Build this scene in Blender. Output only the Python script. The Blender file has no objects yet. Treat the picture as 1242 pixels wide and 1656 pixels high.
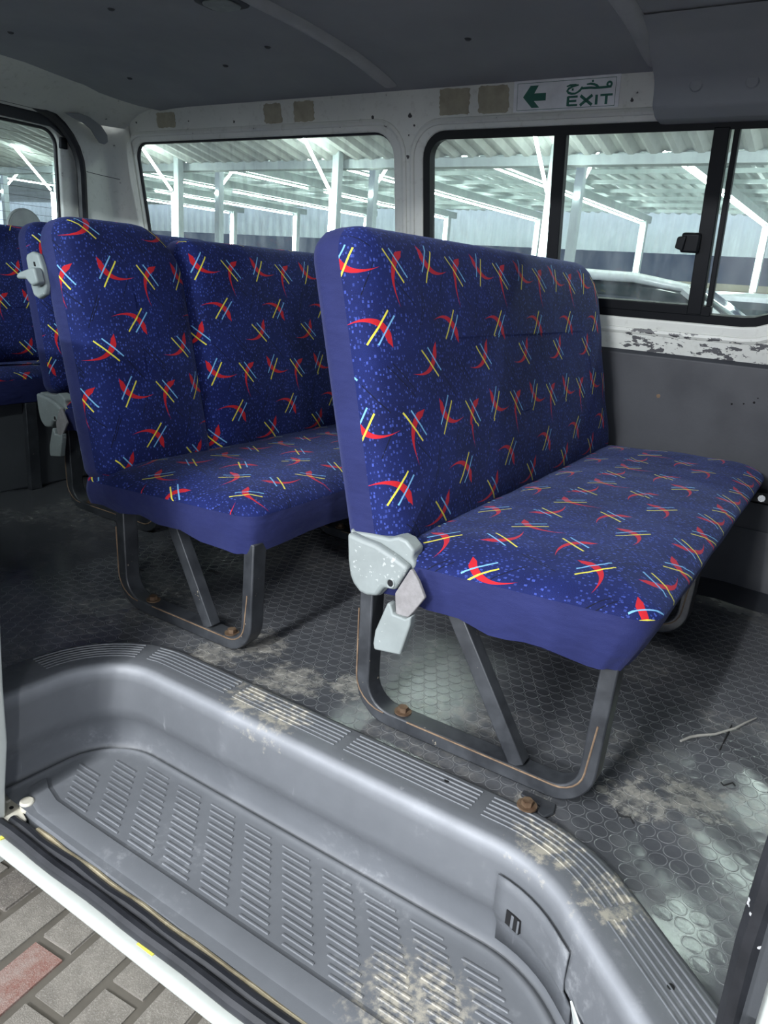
import bpy, bmesh, math, random
from mathutils import Vector, Matrix
random.seed(7)
SC = bpy.context.scene
COL = SC.collection

# ------------------------------------------------------------------ camera
cam_d = bpy.data.cameras.new('camera')
cam = bpy.data.objects.new('camera', cam_d)
COL.objects.link(cam)
cam_d.sensor_fit = 'HORIZONTAL'
cam_d.sensor_width = 36.0
cam_d.lens = 36.0 * 1201.17 / 1242.0
cam_d.clip_start = 0.02
cam_d.clip_end = 300
# world axes of the van seen from the camera (rows: van x, van y, van z in image axes right/down/forward)
_vx = Vector((1991, 528, -1201.17)).normalized()
_vy = Vector((809, -318, 1201.17)).normalized()
_vz = _vx.cross(_vy)
if _vz.y > 0: _vz = -_vz
_right = Vector((_vx.x, _vy.x, _vz.x)); _down = Vector((_vx.y, _vy.y, _vz.y)); _fwd = Vector((_vx.z, _vy.z, _vz.z))
_m = Matrix((( _right.x, -_down.x, -_fwd.x), (_right.y, -_down.y, -_fwd.y), (_right.z, -_down.z, -_fwd.z)))
cam.matrix_world = Matrix.Translation((0, 0, .78)) @ _m.to_4x4()
SC.camera = cam

# ------------------------------------------------------------------ world and exposure
w = bpy.data.worlds.new('night_sky'); SC.world = w; w.use_nodes = True
w.node_tree.nodes['Background'].inputs[0].default_value = (.60, .66, .80, 1)
w.node_tree.nodes['Background'].inputs[1].default_value = 1.25
SC.view_settings.view_transform = 'Standard'
SC.view_settings.look = 'None'
SC.view_settings.gamma = 1
SC.view_settings.use_curve_mapping = False
SC.view_settings.exposure = 0.80
SC.cycles.use_denoising = True
SC.cycles.max_bounces = 7
SC.cycles.transparent_max_bounces = 12
SC.cycles.sample_clamp_indirect = 6

# lamps of the parking canopy (values used by the lamp builder further down)
DOOR_TUBE_W = 125.0      # watts of each LED tube on the door side
FAR_TUBE_EMIT = 32.0     # emission of the tubes seen through the windows

# ------------------------------------------------------------------ material helpers
class NT:
    def __init__(s, name):
        s.m = bpy.data.materials.new(name); s.m.use_nodes = True
        s.t = s.m.node_tree; s.t.nodes.clear()
        s.out = s.t.nodes.new('ShaderNodeOutputMaterial')
    def n(s, typ, **k):
        x = s.t.nodes.new(typ)
        for a, b in k.items(): setattr(x, a, b)
        return x
    def link(s, a, b): s.t.links.new(a, b)
    def setin(s, node, idx, v):
        if v is None: return
        if isinstance(v, bpy.types.NodeSocket): s.link(v, node.inputs[idx])
        else: node.inputs[idx].default_value = v
    def math(s, op, a=None, b=None, c=None):
        x = s.n('ShaderNodeMath', operation=op)
        s.setin(x, 0, a); s.setin(x, 1, b); s.setin(x, 2, c)
        return x.outputs[0]
    def vec(s, op, a=None, b=None, c=None):
        x = s.n('ShaderNodeVectorMath', operation=op)
        s.setin(x, 0, a); s.setin(x, 1, b); s.setin(x, 2, c)
        return x.outputs['Value'] if op in ('DOT_PRODUCT', 'LENGTH', 'DISTANCE') else x.outputs[0]
    def mix(s, f, a, b):
        x = s.n('ShaderNodeMix', data_type='RGBA')
        s.setin(x, 0, f); s.setin(x, 6, a); s.setin(x, 7, b)
        return x.outputs[2]
    def noise(s, vec, scale, detail=4, rough=.55, dim='3D'):
        x = s.n('ShaderNodeTexNoise', noise_dimensions=dim)
        s.link(vec, x.inputs['Vector'])
        x.inputs['Scale'].default_value = scale; x.inputs['Detail'].default_value = detail
        x.inputs['Roughness'].default_value = rough
        return x.outputs[0]
    def ramp(s, f, lo, hi, a=0., b=1.):
        x = s.n('ShaderNodeMapRange'); x.clamp = True
        s.setin(x, 0, f); x.inputs[1].default_value = lo; x.inputs[2].default_value = hi
        x.inputs[3].default_value = a; x.inputs[4].default_value = b
        return x.outputs[0]
    def bsdf(s, color, rough=.5, metal=0., spec=.5, normal=None, **k):
        b = s.n('ShaderNodeBsdfPrincipled')
        s.setin(b, 'Base Color', color); s.setin(b, 'Roughness', rough); s.setin(b, 'Metallic', metal)
        b.inputs['Specular IOR Level'].default_value = spec
        if normal is not None: s.link(normal, b.inputs['Normal'])
        for a, v in k.items(): s.setin(b, a.replace('_', ' '), v)
        s.link(b.outputs[0], s.out.inputs[0])
        return b
    def bump(s, h, strength=.3, dist=.002):
        x = s.n('ShaderNodeBump'); x.inputs['Strength'].default_value = strength
        x.inputs['Distance'].default_value = dist
        s.link(h, x.inputs['Height']); return x.outputs[0]
    def geo(s): return s.n('ShaderNodeNewGeometry').outputs['Position']

def C4(r, g, b): return (r, g, b, 1)
def S(r, g, b):   # sRGB 0-255 to linear
    f = lambda c: c/12.92 if c <= .04045 else ((c+.055)/1.055)**2.4
    return (f(r/255), f(g/255), f(b/255), 1)

def worn(name, c1, c2, rough=.5, scale=6, chip=None, chip_amt=.0, chip_scale=40, spec=.5, bump=.15, metal=0., bscale=150):
    """a paint / plastic / metal with cloudy wear and optional chips"""
    t = NT(name); p = t.geo()
    n1 = t.noise(p, scale, 5, .6)
    col = t.mix(t.ramp(n1, .35, .68), c1, c2)
    if chip is not None:
        n2 = t.noise(p, chip_scale, 3, .6)
        n3 = t.noise(p, chip_scale*.12, 2, .5)
        msk = t.math('GREATER_THAN', t.math('MULTIPLY', n2, t.ramp(n3, .3, .7, .75, 1.1)), 1-chip_amt)
        col = t.mix(msk, col, chip)
    nb = t.noise(p, bscale, 3)
    t.bsdf(col, t.ramp(n1, .3, .7, rough*.85, min(1, rough*1.15)), metal, spec, t.bump(nb, bump, .001))
    return t.m

def plain(name, c, rough=.5, metal=0., spec=.5):
    t = NT(name); p = t.geo()
    n = t.noise(p, 25, 3)
    col = t.mix(t.ramp(n, .3, .7), c, (c[0]*.82, c[1]*.82, c[2]*.82, 1))
    t.bsdf(col, rough, metal, spec); return t.m

# ---- seat cloth: navy velour with speckles, red crescents and yellow / sky-blue strokes
def seat_cloth(name, du=0., dv=0.):
    t = NT(name)
    uv0 = t.n('ShaderNodeUVMap').outputs[0]
    uv = t.vec('MULTIPLY', t.vec('ADD', uv0, (du, dv, 0)), (.91, .89, 1))
    PU, PV = .190, .236
    motifs = [ # centre u,v ; head direction deg ; bulge ; stroke direction deg
        ((.040, .190), 63, .30, -50), ((.132, .196), 147, .27, 55),
        ((-.006, .098), -33, .27, 48), ((.106, .046), 39, -.27, -43)]
    red = yel = blu = None
    def mx(a, b): return b if a is None else t.math('MAXIMUM', a, b)
    for (cu, cv), ang, k, sa in motifs:
        q = t.vec('WRAP', t.vec('SUBTRACT', uv, (cu, cv, 0)), (PU/2, PV/2, 1), (-PU/2, -PV/2, -1))
        a = math.radians(ang)
        A = t.vec('DOT_PRODUCT', q, (math.cos(a), math.sin(a), 0))
        B = t.vec('DOT_PRODUCT', q, (-math.sin(a), math.cos(a), 0))
        A1 = t.math('ADD', A, .008)
        cen = t.math('MULTIPLY', t.math('MULTIPLY', A1, A1), -12.*(1 if k > 0 else -1))
        dist = t.math('ABSOLUTE', t.math('SUBTRACT', B, t.math('ADD', cen, .004*(1 if k > 0 else -1))))
        A2 = t.math('MAXIMUM', t.math('ADD', A, .058), 0.)
        wdt = t.math('MINIMUM', t.math('SUBTRACT', t.math('MULTIPLY', A2, .098), .00005), t.math('MULTIPLY_ADD', A, -.62, .0186))
        red = mx(red, t.math('LESS_THAN', dist, wdt))
        b = math.radians(sa)
        nx, ny = -math.sin(b), math.cos(b)
        if nx*math.cos(a) + ny*math.sin(a) < 0: nx, ny = -nx, -ny
        T = t.vec('DOT_PRODUCT', q, (math.cos(b), math.sin(b), 0))
        Sd = t.vec('DOT_PRODUCT', q, (nx, ny, 0))
        ly = t.math('LESS_THAN', t.math('ABSOLUTE', t.math('ADD', T, .002)), .031)
        lb = t.math('LESS_THAN', t.math('ABSOLUTE', t.math('SUBTRACT', T, .004)), .027)
        yel = mx(yel, t.math('MULTIPLY', ly, t.math('COMPARE', Sd, -.0070, .0015)))
        blu = mx(blu, t.math('MULTIPLY', lb, t.math('COMPARE', Sd, .0072, .0014)))
    blk = None
    for (cu, cv), ang, L in [((.088, .120), 66, .034), ((.094, .123), 64, .024), ((.02, .02), -45, .036), ((.027, .026), -47, .03), ((.17, .17), 60, .025), ((.05, .15), -42, .03), ((.16, .0), -48, .03)]:
        q = t.vec('WRAP', t.vec('SUBTRACT', uv, (cu, cv, 0)), (PU/2, PV/2, 1), (-PU/2, -PV/2, -1))
        a = math.radians(ang)
        T = t.vec('DOT_PRODUCT', q, (math.cos(a), math.sin(a), 0))
        B = t.vec('DOT_PRODUCT', q, (-math.sin(a), math.cos(a), 0))
        blk = mx(blk, t.math('MULTIPLY', t.math('COMPARE', B, 0., .0009), t.math('COMPARE', T, 0., L)))
    # speckles
    st = t.vec('MULTIPLY', uv, (1.15, .85, 1))
    v = t.n('ShaderNodeTexVoronoi', voronoi_dimensions='2D', distance='CHEBYCHEV')
    t.link(st, v.inputs['Vector']); v.inputs['Scale'].default_value = 150
    sep = t.n('ShaderNodeSeparateColor'); t.link(v.outputs['Color'], sep.inputs[0])
    sp = t.math('MULTIPLY', t.math('LESS_THAN', v.outputs['Distance'], t.ramp(sep.outputs[1], 0, 1, .08, .30)), t.math('GREATER_THAN', sep.outputs[0], .35))
    fine = t.noise(uv, 900, 2, .6, '2D'); clouds = t.noise(uv, 9, 3, .5, '2D')
    base = t.mix(t.ramp(fine, .3, .72), C4(.0042, .0085, .060), C4(.0085, .019, .130))
    base = t.mix(t.ramp(clouds, .35, .7, 0, .6), base, C4(.0035, .006, .040))
    col = t.mix(t.math('MULTIPLY', sp, t.ramp(sep.outputs[2], 0, 1, .35, 1)), base, C4(.046, .075, .34))
    col = t.mix(t.math('MULTIPLY', blk, .85), col, C4(.002, .003, .010))
    col = t.mix(red, col, C4(.46, .012, .020))
    col = t.mix(yel, col, C4(.70, .62, .065))
    col = t.mix(blu, col, C4(.17, .40, .66))
    p = t.geo()
    wr = t.noise(p, 11, 2, .4)
    hsum = t.math('ADD', t.math('MULTIPLY', wr, 9.), t.math('MULTIPLY', fine, .5))
    t.bsdf(col, .85, 0, .25, t.bump(hsum, .35, .002), Sheen_Weight=.10, Sheen_Roughness=.45, Sheen_Tint=C4(.45, .55, 1))
    return t.m

def navy_cloth(name):
    t = NT(name); p = t.geo()
    n = t.noise(p, 14, 3, .5); f = t.noise(p, 700, 2)
    col = t.mix(t.ramp(n, .3, .7), C4(.0115, .0155, .075), C4(.0155, .021, .096))
    wv = t.noise(t.vec('MULTIPLY', p, (1, 1, 2.4)), 16, 2, .5)
    t.bsdf(col, .78, 0, .25, t.bump(t.math('ADD', t.math('MULTIPLY', wv, 7), f), .4, .002), Sheen_Weight=.15, Sheen_Roughness=.5, Sheen_Tint=C4(.5, .55, 1))
    return t.m

def mat_floor():
    t = NT('studded_mat_vinyl'); p = t.geo()
    n1 = t.noise(p, 3.2, 5, .6); n2 = t.noise(p, 38, 4, .65); n3 = t.noise(p, 160, 3, .7)
    col = t.mix(t.ramp(n1, .35, .7), C4(.058, .061, .067), C4(.090, .094, .102))
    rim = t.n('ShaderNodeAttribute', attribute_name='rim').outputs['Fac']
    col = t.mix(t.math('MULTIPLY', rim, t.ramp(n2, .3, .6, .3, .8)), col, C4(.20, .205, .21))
    dust = t.math('MULTIPLY', t.ramp(n1, .50, .72), t.ramp(n2, .42, .68))
    for (x, y, r) in [(-.83, 1.03, .075), (-.72, 1.09, .05), (-.163, 1.105, .055), (-.085, 1.17, .065), (-.30, .97, .04), (-1.02, 1.0, .06), (-.98, 1.10, .07)]:
        d = t.vec('DISTANCE', t.vec('MULTIPLY', p, (1, 1, 0)), (x, y, 0))
        dd = t.math('ADD', d, t.ramp(n2, .2, .8, .035, -.035))
        dust = t.math('MAXIMUM', dust, t.math('MULTIPLY', t.ramp(dd, r, r*.45), t.ramp(n2, .35, .6, .25, 1)))
    col = t.mix(t.math('MULTIPLY', dust, t.ramp(n3, .3, .65, .25, .8)), col, C4(.36, .34, .29))
    rough = t.math('MAXIMUM', t.ramp(n1, .3, .68, .11, .30), t.math('MULTIPLY', dust, .7))
    t.bsdf(col, rough, 0, .85, t.bump(t.math('ADD', t.math('MULTIPLY', n2, 2.), n3), .18, .0010))
    return t.m

def mat_step():
    t = NT('grey_step_plastic'); p = t.geo()
    n1 = t.noise(p, 5, 5, .6); n2 = t.noise(p, 60, 4, .7); n3 = t.noise(t.vec('MULTIPLY', p, (1, 1, .12)), 60, 3, .6)
    col = t.mix(t.ramp(n1, .3, .7), C4(.115, .122, .132), C4(.140, .148, .160))
    d = t.math('MULTIPLY', t.ramp(n1, .50, .68), t.ramp(n2, .50, .70, 0, .45))
    scr = t.math('MULTIPLY', t.ramp(n3, .70, .78), .35)
    col = t.mix(t.math('MAXIMUM', d, scr), col, C4(.40, .41, .42))
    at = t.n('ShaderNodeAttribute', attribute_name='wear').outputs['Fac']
    col = t.mix(t.math('MULTIPLY', at, t.ramp(n1, .3, .65, .45, .85)), col, C4(.38, .395, .42))  # pale worn edges, with the ridge and tread highlight painted into the colour
    bg = None
    for (x, y, z, r) in [(-.335, .71, -.185, .10), (-.76, .915, .01, .06), (-.84, .925, .01, .05), (-.24, .905, .01, .05), (-.13, .86, .01, .05)]:
        dd = t.math('ADD', t.vec('DISTANCE', p, (x, y, z)), t.ramp(n2, .2, .8, .05, -.05))
        v = t.math('MULTIPLY', t.ramp(dd, r, r*.3), t.ramp(n2, .4, .6))
        bg = v if bg is None else t.math('MAXIMUM', bg, v)
    col = t.mix(t.math('MULTIPLY', bg, .7), col, C4(.47, .43, .34))
    nb = t.noise(p, 900, 2)
    t.bsdf(col, t.ramp(n2, .3, .7, .42, .6), 0, .5, t.bump(nb, .15, .0006))
    return t.m

def mat_white_paint():
    t = NT('scuffed_white_paint'); p = t.geo()
    n1 = t.noise(p, 4, 4, .6); n2 = t.noise(p, 46, 3, .6); n4 = t.noise(t.vec('MULTIPLY', p, (.35, 1, 1)), 60, 4, .65)
    sx = t.n('ShaderNodeSeparateXYZ'); t.link(p, sx.inputs[0])
    col = t.mix(t.ramp(n1, .3, .7), C4(.70, .71, .66), C4(.60, .61, .57))
    grime = t.ramp(n2, .56, .75, 0, .30)
    col = t.mix(grime, col, C4(.30, .30, .25))
    chips = t.math('GREATER_THAN', n2, .735)
    # scraped belt under the sliding window
    belt = t.math('MULTIPLY', t.ramp(sx.outputs[2], .72, .69), t.ramp(sx.outputs[0], -.78, -.62))
    belt = t.math('MULTIPLY', belt, t.ramp(sx.outputs[2], .60, .63))
    scr = t.math('GREATER_THAN', t.math('MULTIPLY', n4, belt), .545)
    col = t.mix(t.math('MAXIMUM', chips, scr), col, C4(.09, .09, .095))
    t.bsdf(col, .38, 0, .5); return t.m

def mat_paver(name, c1, c2):
    t = NT(name); p = t.geo()
    n = t.noise(p, 30, 5, .7); f = t.noise(p, 350, 3, .7)
    col = t.mix(t.ramp(n, .35, .65), c1, c2)
    col = t.mix(t.ramp(f, .5, .7, 0, .5), col, C4(.42, .40, .36))
    t.bsdf(col, .9, 0, .3, t.bump(t.math('ADD', f, n), .6, .003)); return t.m

def mat_glass(name, haze, tint=(.93, .97, .97, 1)):
    t = NT(name); p = t.geo()
    tr = t.n('ShaderNodeBsdfTransparent'); tr.inputs[0].default_value = tint
    gl = t.n('ShaderNodeBsdfGlossy'); gl.inputs['Roughness'].default_value = .05
    df = t.n('ShaderNodeBsdfDiffuse'); df.inputs[0].default_value = (.75, .8, .8, 1)
    n = t.noise(t.vec('MULTIPLY', p, (1, 1, .25)), 22, 5, .65)
    m1 = t.n('ShaderNodeMixShader'); t.link(t.ramp(n, .42, .72, haze*.3, haze*2.2), m1.inputs[0])
    t.link(tr.outputs[0], m1.inputs[1]); t.link(df.outputs[0], m1.inputs[2])
    m2 = t.n('ShaderNodeMixShader'); m2.inputs[0].default_value = .04
    t.link(m1.outputs[0], m2.inputs[1]); t.link(gl.outputs[0], m2.inputs[2])
    t.link(m2.outputs[0], t.out.inputs[0]); return t.m

def emit(name, c, s):
    t = NT(name); e = t.n('ShaderNodeEmission'); e.inputs[0].default_value = c; e.inputs[1].default_value = s
    t.link(e.outputs[0], t.out.inputs[0]); return t.m

M = dict(
    cloth=seat_cloth('patterned_seat_cloth'), cloth_b=seat_cloth('patterned_seat_cloth_b', .075, .03), navy=navy_cloth('navy_cover_cloth'),
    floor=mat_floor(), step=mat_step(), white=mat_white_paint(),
    headliner=worn('grey_headliner', C4(.33, .345, .36), C4(.29, .305, .32), .9, 3, spec=.2, bump=.3, bscale=420),
    panel=worn('grey_trim_board', C4(.036, .039, .047), C4(.030, .032, .039), .55, 5, chip=C4(.03, .03, .03), chip_amt=.20, chip_scale=30),
    rib=worn('headliner_edge_trim', C4(.42, .43, .44), C4(.36, .37, .38), .6, 8),
    darktrim=worn('dark_grey_trim', C4(.060, .065, .072), C4(.050, .054, .060), .7, 5),
    steel=worn('black_painted_steel', C4(.022, .024, .028), C4(.048, .052, .058), .42, 18, chip=C4(.30, .26, .20), chip_amt=.30, chip_scale=70, spec=.5),
    rust=worn('rusty_edge_steel', C4(.11, .068, .040), C4(.24, .165, .105), .8, 30),
    bolt=worn('rusty_bolt', C4(.09, .050, .028), C4(.17, .115, .07), .7, 60, metal=.3),
    bracket=worn('pale_grey_plastic', C4(.25, .28, .275), C4(.21, .235, .23), .5, 20, chip=C4(.40, .42, .41), chip_amt=.34, chip_scale=120),
    strap=worn('grey_webbing', C4(.20, .19, .19), C4(.27, .26, .26), .9, 60, bump=.6, bscale=600),
    rubber=worn('black_rubber', C4(.012, .013, .016), C4(.022, .023, .028), .45, 20, chip=C4(.5, .5, .5), chip_amt=.26, chip_scale=45),
    black=plain('black_window_frame', C4(.006, .007, .009), .45, 0., .2),
    hole=plain('dark_hole', C4(.004, .004, .005), .9),
    tan=worn('dirty_tan_sealant', C4(.42, .37, .25), C4(.25, .20, .12), .8, 30),
    creme=worn('cream_metal', C4(.62, .60, .52), C4(.50, .47, .38), .45, 20, chip=C4(.2, .15, .1), chip_amt=.26),
    body=worn('white_body_paint', C4(.62, .65, .61), C4(.55, .58, .54), .3, 8),
    sign_white=plain('sign_white_vinyl', C4(.80, .82, .84), .4), sign_green=plain('sign_green_vinyl', C4(.008, .13, .09), .4),
    residue=worn('tape_residue', C4(.40, .37, .28), C4(.31, .29, .22), .8, 25),
    chrome=plain('bright_steel', C4(.62, .64, .66), .18, 1.), paint_chip=plain('bare_dark_chip', C4(.07, .07, .07), .7),
    glass=mat_glass('dusty_window_glass', .05), glass_fixed=mat_glass('streaked_window_glass', .10), glass_rear=mat_glass('rear_window_glass', .06, (.85, .9, .9, 1)),
    tube=emit('led_tube_light', (.88, 1., .92, 1), FAR_TUBE_EMIT),
    galv=worn('pale_canopy_sheet', C4(.72, .80, .80), C4(.62, .70, .70), .5, 1.2),
    oldsheet=worn('aged_canopy_sheet', C4(.48, .50, .48), C4(.38, .39, .36), .6, 1.5),
    colwhite=worn('white_painted_column', C4(.42, .47, .47), C4(.34, .39, .39), .5, 3),
    carwhite=plain('white_car_paint', C4(.70, .74, .74), .15), carglass=plain('dark_car_glass', C4(.02, .03, .035), .05), cardark=plain('dark_car_paint', C4(.05, .055, .06), .2),
    tyre=plain('tyre_rubber', C4(.015, .015, .015), .8),
    yard=worn('sand_coloured_wall', C4(.52, .48, .36), C4(.42, .40, .30), .8, .8), darkwall=worn('dark_shed_back', C4(.10, .13, .17), C4(.07, .09, .13), .7, 1),
    asphalt=worn('yard_ground', C4(.30, .29, .27), C4(.22, .21, .20), .9, 1.5),
    paver_a=mat_paver('grey_paver', C4(.22, .20, .172), C4(.16, .145, .125)), paver_b=mat_paver('red_paver', C4(.21, .10, .08), C4(.27, .20, .175)), paver_c=mat_paver('brown_paver', C4(.16, .14, .12), C4(.11, .098, .085)),
    joint=plain('sandy_joint', C4(.11, .098, .080), .95),
    twig=plain('dry_twig', C4(.32, .31, .28), .8), wire=plain('heater_wire', C4(.06, .05, .045), .6), mirror=plain('mirror_glass', C4(.22, .24, .225), .25, .3),
    yellowmark=plain('yellow_paint_mark', C4(.75, .70, .12), .5),
)

# ------------------------------------------------------------------ object helpers
def empty(name, loc, label, cat, group=None):
    o = bpy.data.objects.new(name, None); COL.objects.link(o); o.location = loc; o.empty_display_size = .05
    o['label'] = label; o['category'] = cat
    if group: o['group'] = group
    return o
def tag(o, label, cat, group=None):
    o['label'] = label; o['category'] = cat
    if group: o['group'] = group
    return o
def struct(o, label=None):
    o['kind'] = 'structure'
    if label: o['label'] = label
    return o
def par(o, p):
    if p is not None:
        o.parent = p
        o.matrix_parent_inverse = Matrix.Translation(-Vector(p.location)) if p.parent is None else Matrix()
    return o
def mesh(name, verts, faces, mat, parent=None, smooth=True, uvs=None, bevel=0., auto=35, seg=2):
    me = bpy.data.meshes.new(name)
    me.from_pydata([tuple(v) for v in verts], [], faces)
    if uvs is not None:
        l = me.uv_layers.new(name='UVMap')
        for i, lp in enumerate(me.loops): l.data[i].uv = uvs[lp.vertex_index]
    if isinstance(mat, (list, tuple)):
        for m in mat: me.materials.append(m)
    else: me.materials.append(mat)
    me.validate()
    bm = bmesh.new(); bm.from_mesh(me); bmesh.ops.recalc_face_normals(bm, faces=bm.faces); bm.to_mesh(me); bm.free()
    if smooth:
        me.polygons.foreach_set('use_smooth', [True]*len(me.polygons))
        try: me.set_sharp_from_angle(angle=math.radians(auto))
        except Exception: pass
    o = bpy.data.objects.new(name, me); COL.objects.link(o)
    if bevel:
        b = o.modifiers.new('bevel', 'BEVEL'); b.width = bevel; b.segments = seg; b.limit_method = 'ANGLE'; b.angle_limit = math.radians(40)
    par(o, parent)
    return o
class G:
    """collects shapes of one part"""
    def __init__(s): s.v = []; s.f = []
    def add(s, v, f):
        b = len(s.v); s.v += [Vector(x) for x in v]; s.f += [[b+i for i in q] for q in f]; return s
    def box(s, x0, x1, y0, y1, z0, z1, mat=None):
        v = [(x, y, z) for x in (x0, x1) for y in (y0, y1) for z in (z0, z1)]
        if mat is not None: v = [mat @ Vector(q) for q in v]
        return s.add(v, [[0,1,3,2],[4,6,7,5],[0,4,5,1],[2,3,7,6],[0,2,6,4],[1,5,7,3]])
    def prism(s, poly, fn0, fn1):
        """polygon of 2-D points, two maps to 3-D"""
        n = len(poly)
        return s.add([fn0(p) for p in poly]+[fn1(p) for p in poly],
                     [list(range(n))[::-1], list(range(n, 2*n))]+[[i, (i+1) % n, n+(i+1) % n, n+i] for i in range(n)])
    def tube(s, pts, r, n=8, cap=True, closed=False):
        pts = [Vector(p) for p in pts]; b = len(s.v); m = len(pts)
        up = None
        for i, p in enumerate(pts):
            if closed: d = pts[(i+1) % m]-pts[i-1]
            else: d = pts[min(i+1, m-1)]-pts[max(i-1, 0)]
            d.normalize()
            if up is None: up = Vector((0, 0, 1)) if abs(d.z) < .9 else Vector((1, 0, 0))
            a = up.cross(d); a.normalize(); c = d.cross(a); c.normalize(); up = c
            rr = r[i] if isinstance(r, (list, tuple)) else r
            for k in range(n):
                t = 2*math.pi*k/n; s.v.append(p+(a*math.cos(t)+c*math.sin(t))*rr)
        for i in range(m if closed else m-1):
            j = (i+1) % m
            for k in range(n): s.f.append([b+i*n+k, b+i*n+(k+1) % n, b+j*n+(k+1) % n, b+j*n+k])
        if cap and not closed:
            s.f.append([b+k for k in range(n)][::-1]); s.f.append([b+(m-1)*n+k for k in range(n)])
        return s
    def bar(s, path, hw, y0, y1, closed=False):
        """flat bar swept along a path of (x,z), in-plane half width hw, from y0 to y1"""
        b = len(s.v); m = len(path); P = [Vector((p[0], p[1])) for p in path]
        for i, p in enumerate(P):
            d = P[min(i+1, m-1)]-P[max(i-1, 0)]; d.normalize(); nn = Vector((-d.y, d.x))*hw
            for q, y in ((p+nn, y0), (p+nn, y1), (p-nn, y1), (p-nn, y0)): s.v.append(Vector((q.x, y, q.y)))
        for i in range(m-1):
            for k in range(4): s.f.append([b+4*i+k, b+4*i+(k+1) % 4, b+4*i+4+(k+1) % 4, b+4*i+4+k])
        s.f.append([b, b+1, b+2, b+3][::-1]); e = b+4*(m-1); s.f.append([e, e+1, e+2, e+3])
        return s
    def cyl(s, c, axis, r, h, n=14, r2=None):
        c = Vector(c); axis = Vector(axis).normalized()
        return s.tube([c, c+axis*h], [r, r if r2 is None else r2], n)
    def build(s, name, mat, parent=None, **k): return mesh(name, s.v, s.f, mat, parent, **k)

def fillet(pts, radii, n=8):
    """2-D polyline with rounded corners"""
    out = []; m = len(pts)
    for i, p in enumerate(pts):
        p = Vector(p)
        if i in (0, m-1) or radii[i] <= 0: out.append(p); continue
        a = (Vector(pts[i-1])-p).normalized(); b = (Vector(pts[i+1])-p).normalized()
        ang = a.angle(b); d = radii[i]/math.tan(ang/2)
        p0 = p+a*d; p1 = p+b*d
        cc = p+(a+b).normalized()*(radii[i]/math.sin(ang/2))
        a0 = math.atan2(p0.y-cc.y, p0.x-cc.x); a1 = math.atan2(p1.y-cc.y, p1.x-cc.x)
        da = (a1-a0+math.pi) % (2*math.pi)-math.pi
        for k in range(n+1):
            t = a0+da*k/n; out.append(Vector((cc.x+radii[i]*math.cos(t), cc.y+radii[i]*math.sin(t))))
    return out
def rrect(u0, u1, v0, v1, rad, inset=0., n=7, m=14):
    """rounded rectangle, fixed count of points, counter-clockwise; rad = (u0v0, u1v0, u1v1, u0v1)"""
    u0 += inset; u1 -= inset; v0 += inset; v1 -= inset
    r = [max(x-inset, .0015) for x in rad]
    cs = [(u0+r[0], v0+r[0], 180), (u1-r[1], v0+r[1], 270), (u1-r[2], v1-r[2], 0), (u0+r[3], v1-r[3], 90)]
    pts = []
    for k, (cx, cy, a0) in enumerate(cs):
        for i in range(n+1):
            a = math.radians(a0+90*i/n); pts.append(Vector((cx+r[k]*math.cos(a), cy+r[k]*math.sin(a))))
        nx = cs[(k+1) % 4]; rk = r[(k+1) % 4]; a = math.radians(nx[2])
        q = Vector((nx[0]+rk*math.cos(a), nx[1]+rk*math.sin(a))); p = pts[-1]
        for i in range(1, m): pts.append(p.lerp(q, i/m))
    return pts
def rings(name, rr_args, levels, to3, mat, parent, cap_first=False, cap_last=False, wob=None):
    """skin over rounded-rectangle rings; levels = (inset, depth, uv_inset)"""
    V = []; U = []; F = []; n = None
    for li, (ins, dep, uvi) in enumerate(levels):
        P = rrect(*rr_args, inset=ins); Q = rrect(*rr_args, inset=uvi); n = len(P)
        for i, (p, q) in enumerate(zip(P, Q)):
            V.append(to3(p.x, p.y, dep+(wob(li, i, p) if wob else 0))); U.append((q.x, q.y))
    for l in range(len(levels)-1):
        for i in range(n): F.append([l*n+i, l*n+(i+1) % n, (l+1)*n+(i+1) % n, (l+1)*n+i])
    if cap_first: F.append(list(range(n)))
    if cap_last: F.append([(len(levels)-1)*n+i for i in range(n)])
    return mesh(name, V, F, mat, parent, uvs=U, auto=60)
def sheet(name, outer, holes, to3, mat, parent=None, thick=0., bevel=0.):
    """flat sheet with holes from 2-D loops; to3 maps (u, v, depth)"""
    cu = bpy.data.curves.new('tmp', 'CURVE'); cu.dimensions = '2D'; cu.fill_mode = 'BOTH'
    for loop in [outer]+holes:
        sp = cu.splines.new('POLY'); sp.points.add(len(loop)-1); sp.use_cyclic_u = True
        for i, p in enumerate(loop): sp.points[i].co = (p[0], p[1], 0, 1)
    cu.extrude = thick/2; cu.bevel_depth = bevel; cu.bevel_resolution = 2; cu.offset = -bevel
    o = bpy.data.objects.new('tmp', cu)
    me = bpy.data.meshes.new_from_object(o)
    V = [to3(v.co.x, v.co.y, v.co.z) for v in me.vertices]; F = [list(p.vertices) for p in me.polygons]
    bpy.data.objects.remove(o); bpy.data.curves.remove(cu); bpy.data.meshes.remove(me)
    bm = bmesh.new(); vs = [bm.verts.new(v) for v in V]
    for f in F:
        try: bm.faces.new([vs[i] for i in f])
        except Exception: pass
    bmesh.ops.remove_doubles(bm, verts=bm.verts, dist=1e-5)
    m2 = bpy.data.meshes.new(name); bmesh.ops.recalc_face_normals(bm, faces=bm.faces); bm.to_mesh(m2); bm.free()
    m2.materials.append(mat); m2.polygons.foreach_set('use_smooth', [True]*len(m2.polygons))
    m2.set_sharp_from_angle(angle=math.radians(40))
    ob = bpy.data.objects.new(name, m2); COL.objects.link(ob); par(ob, parent); return ob
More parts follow.
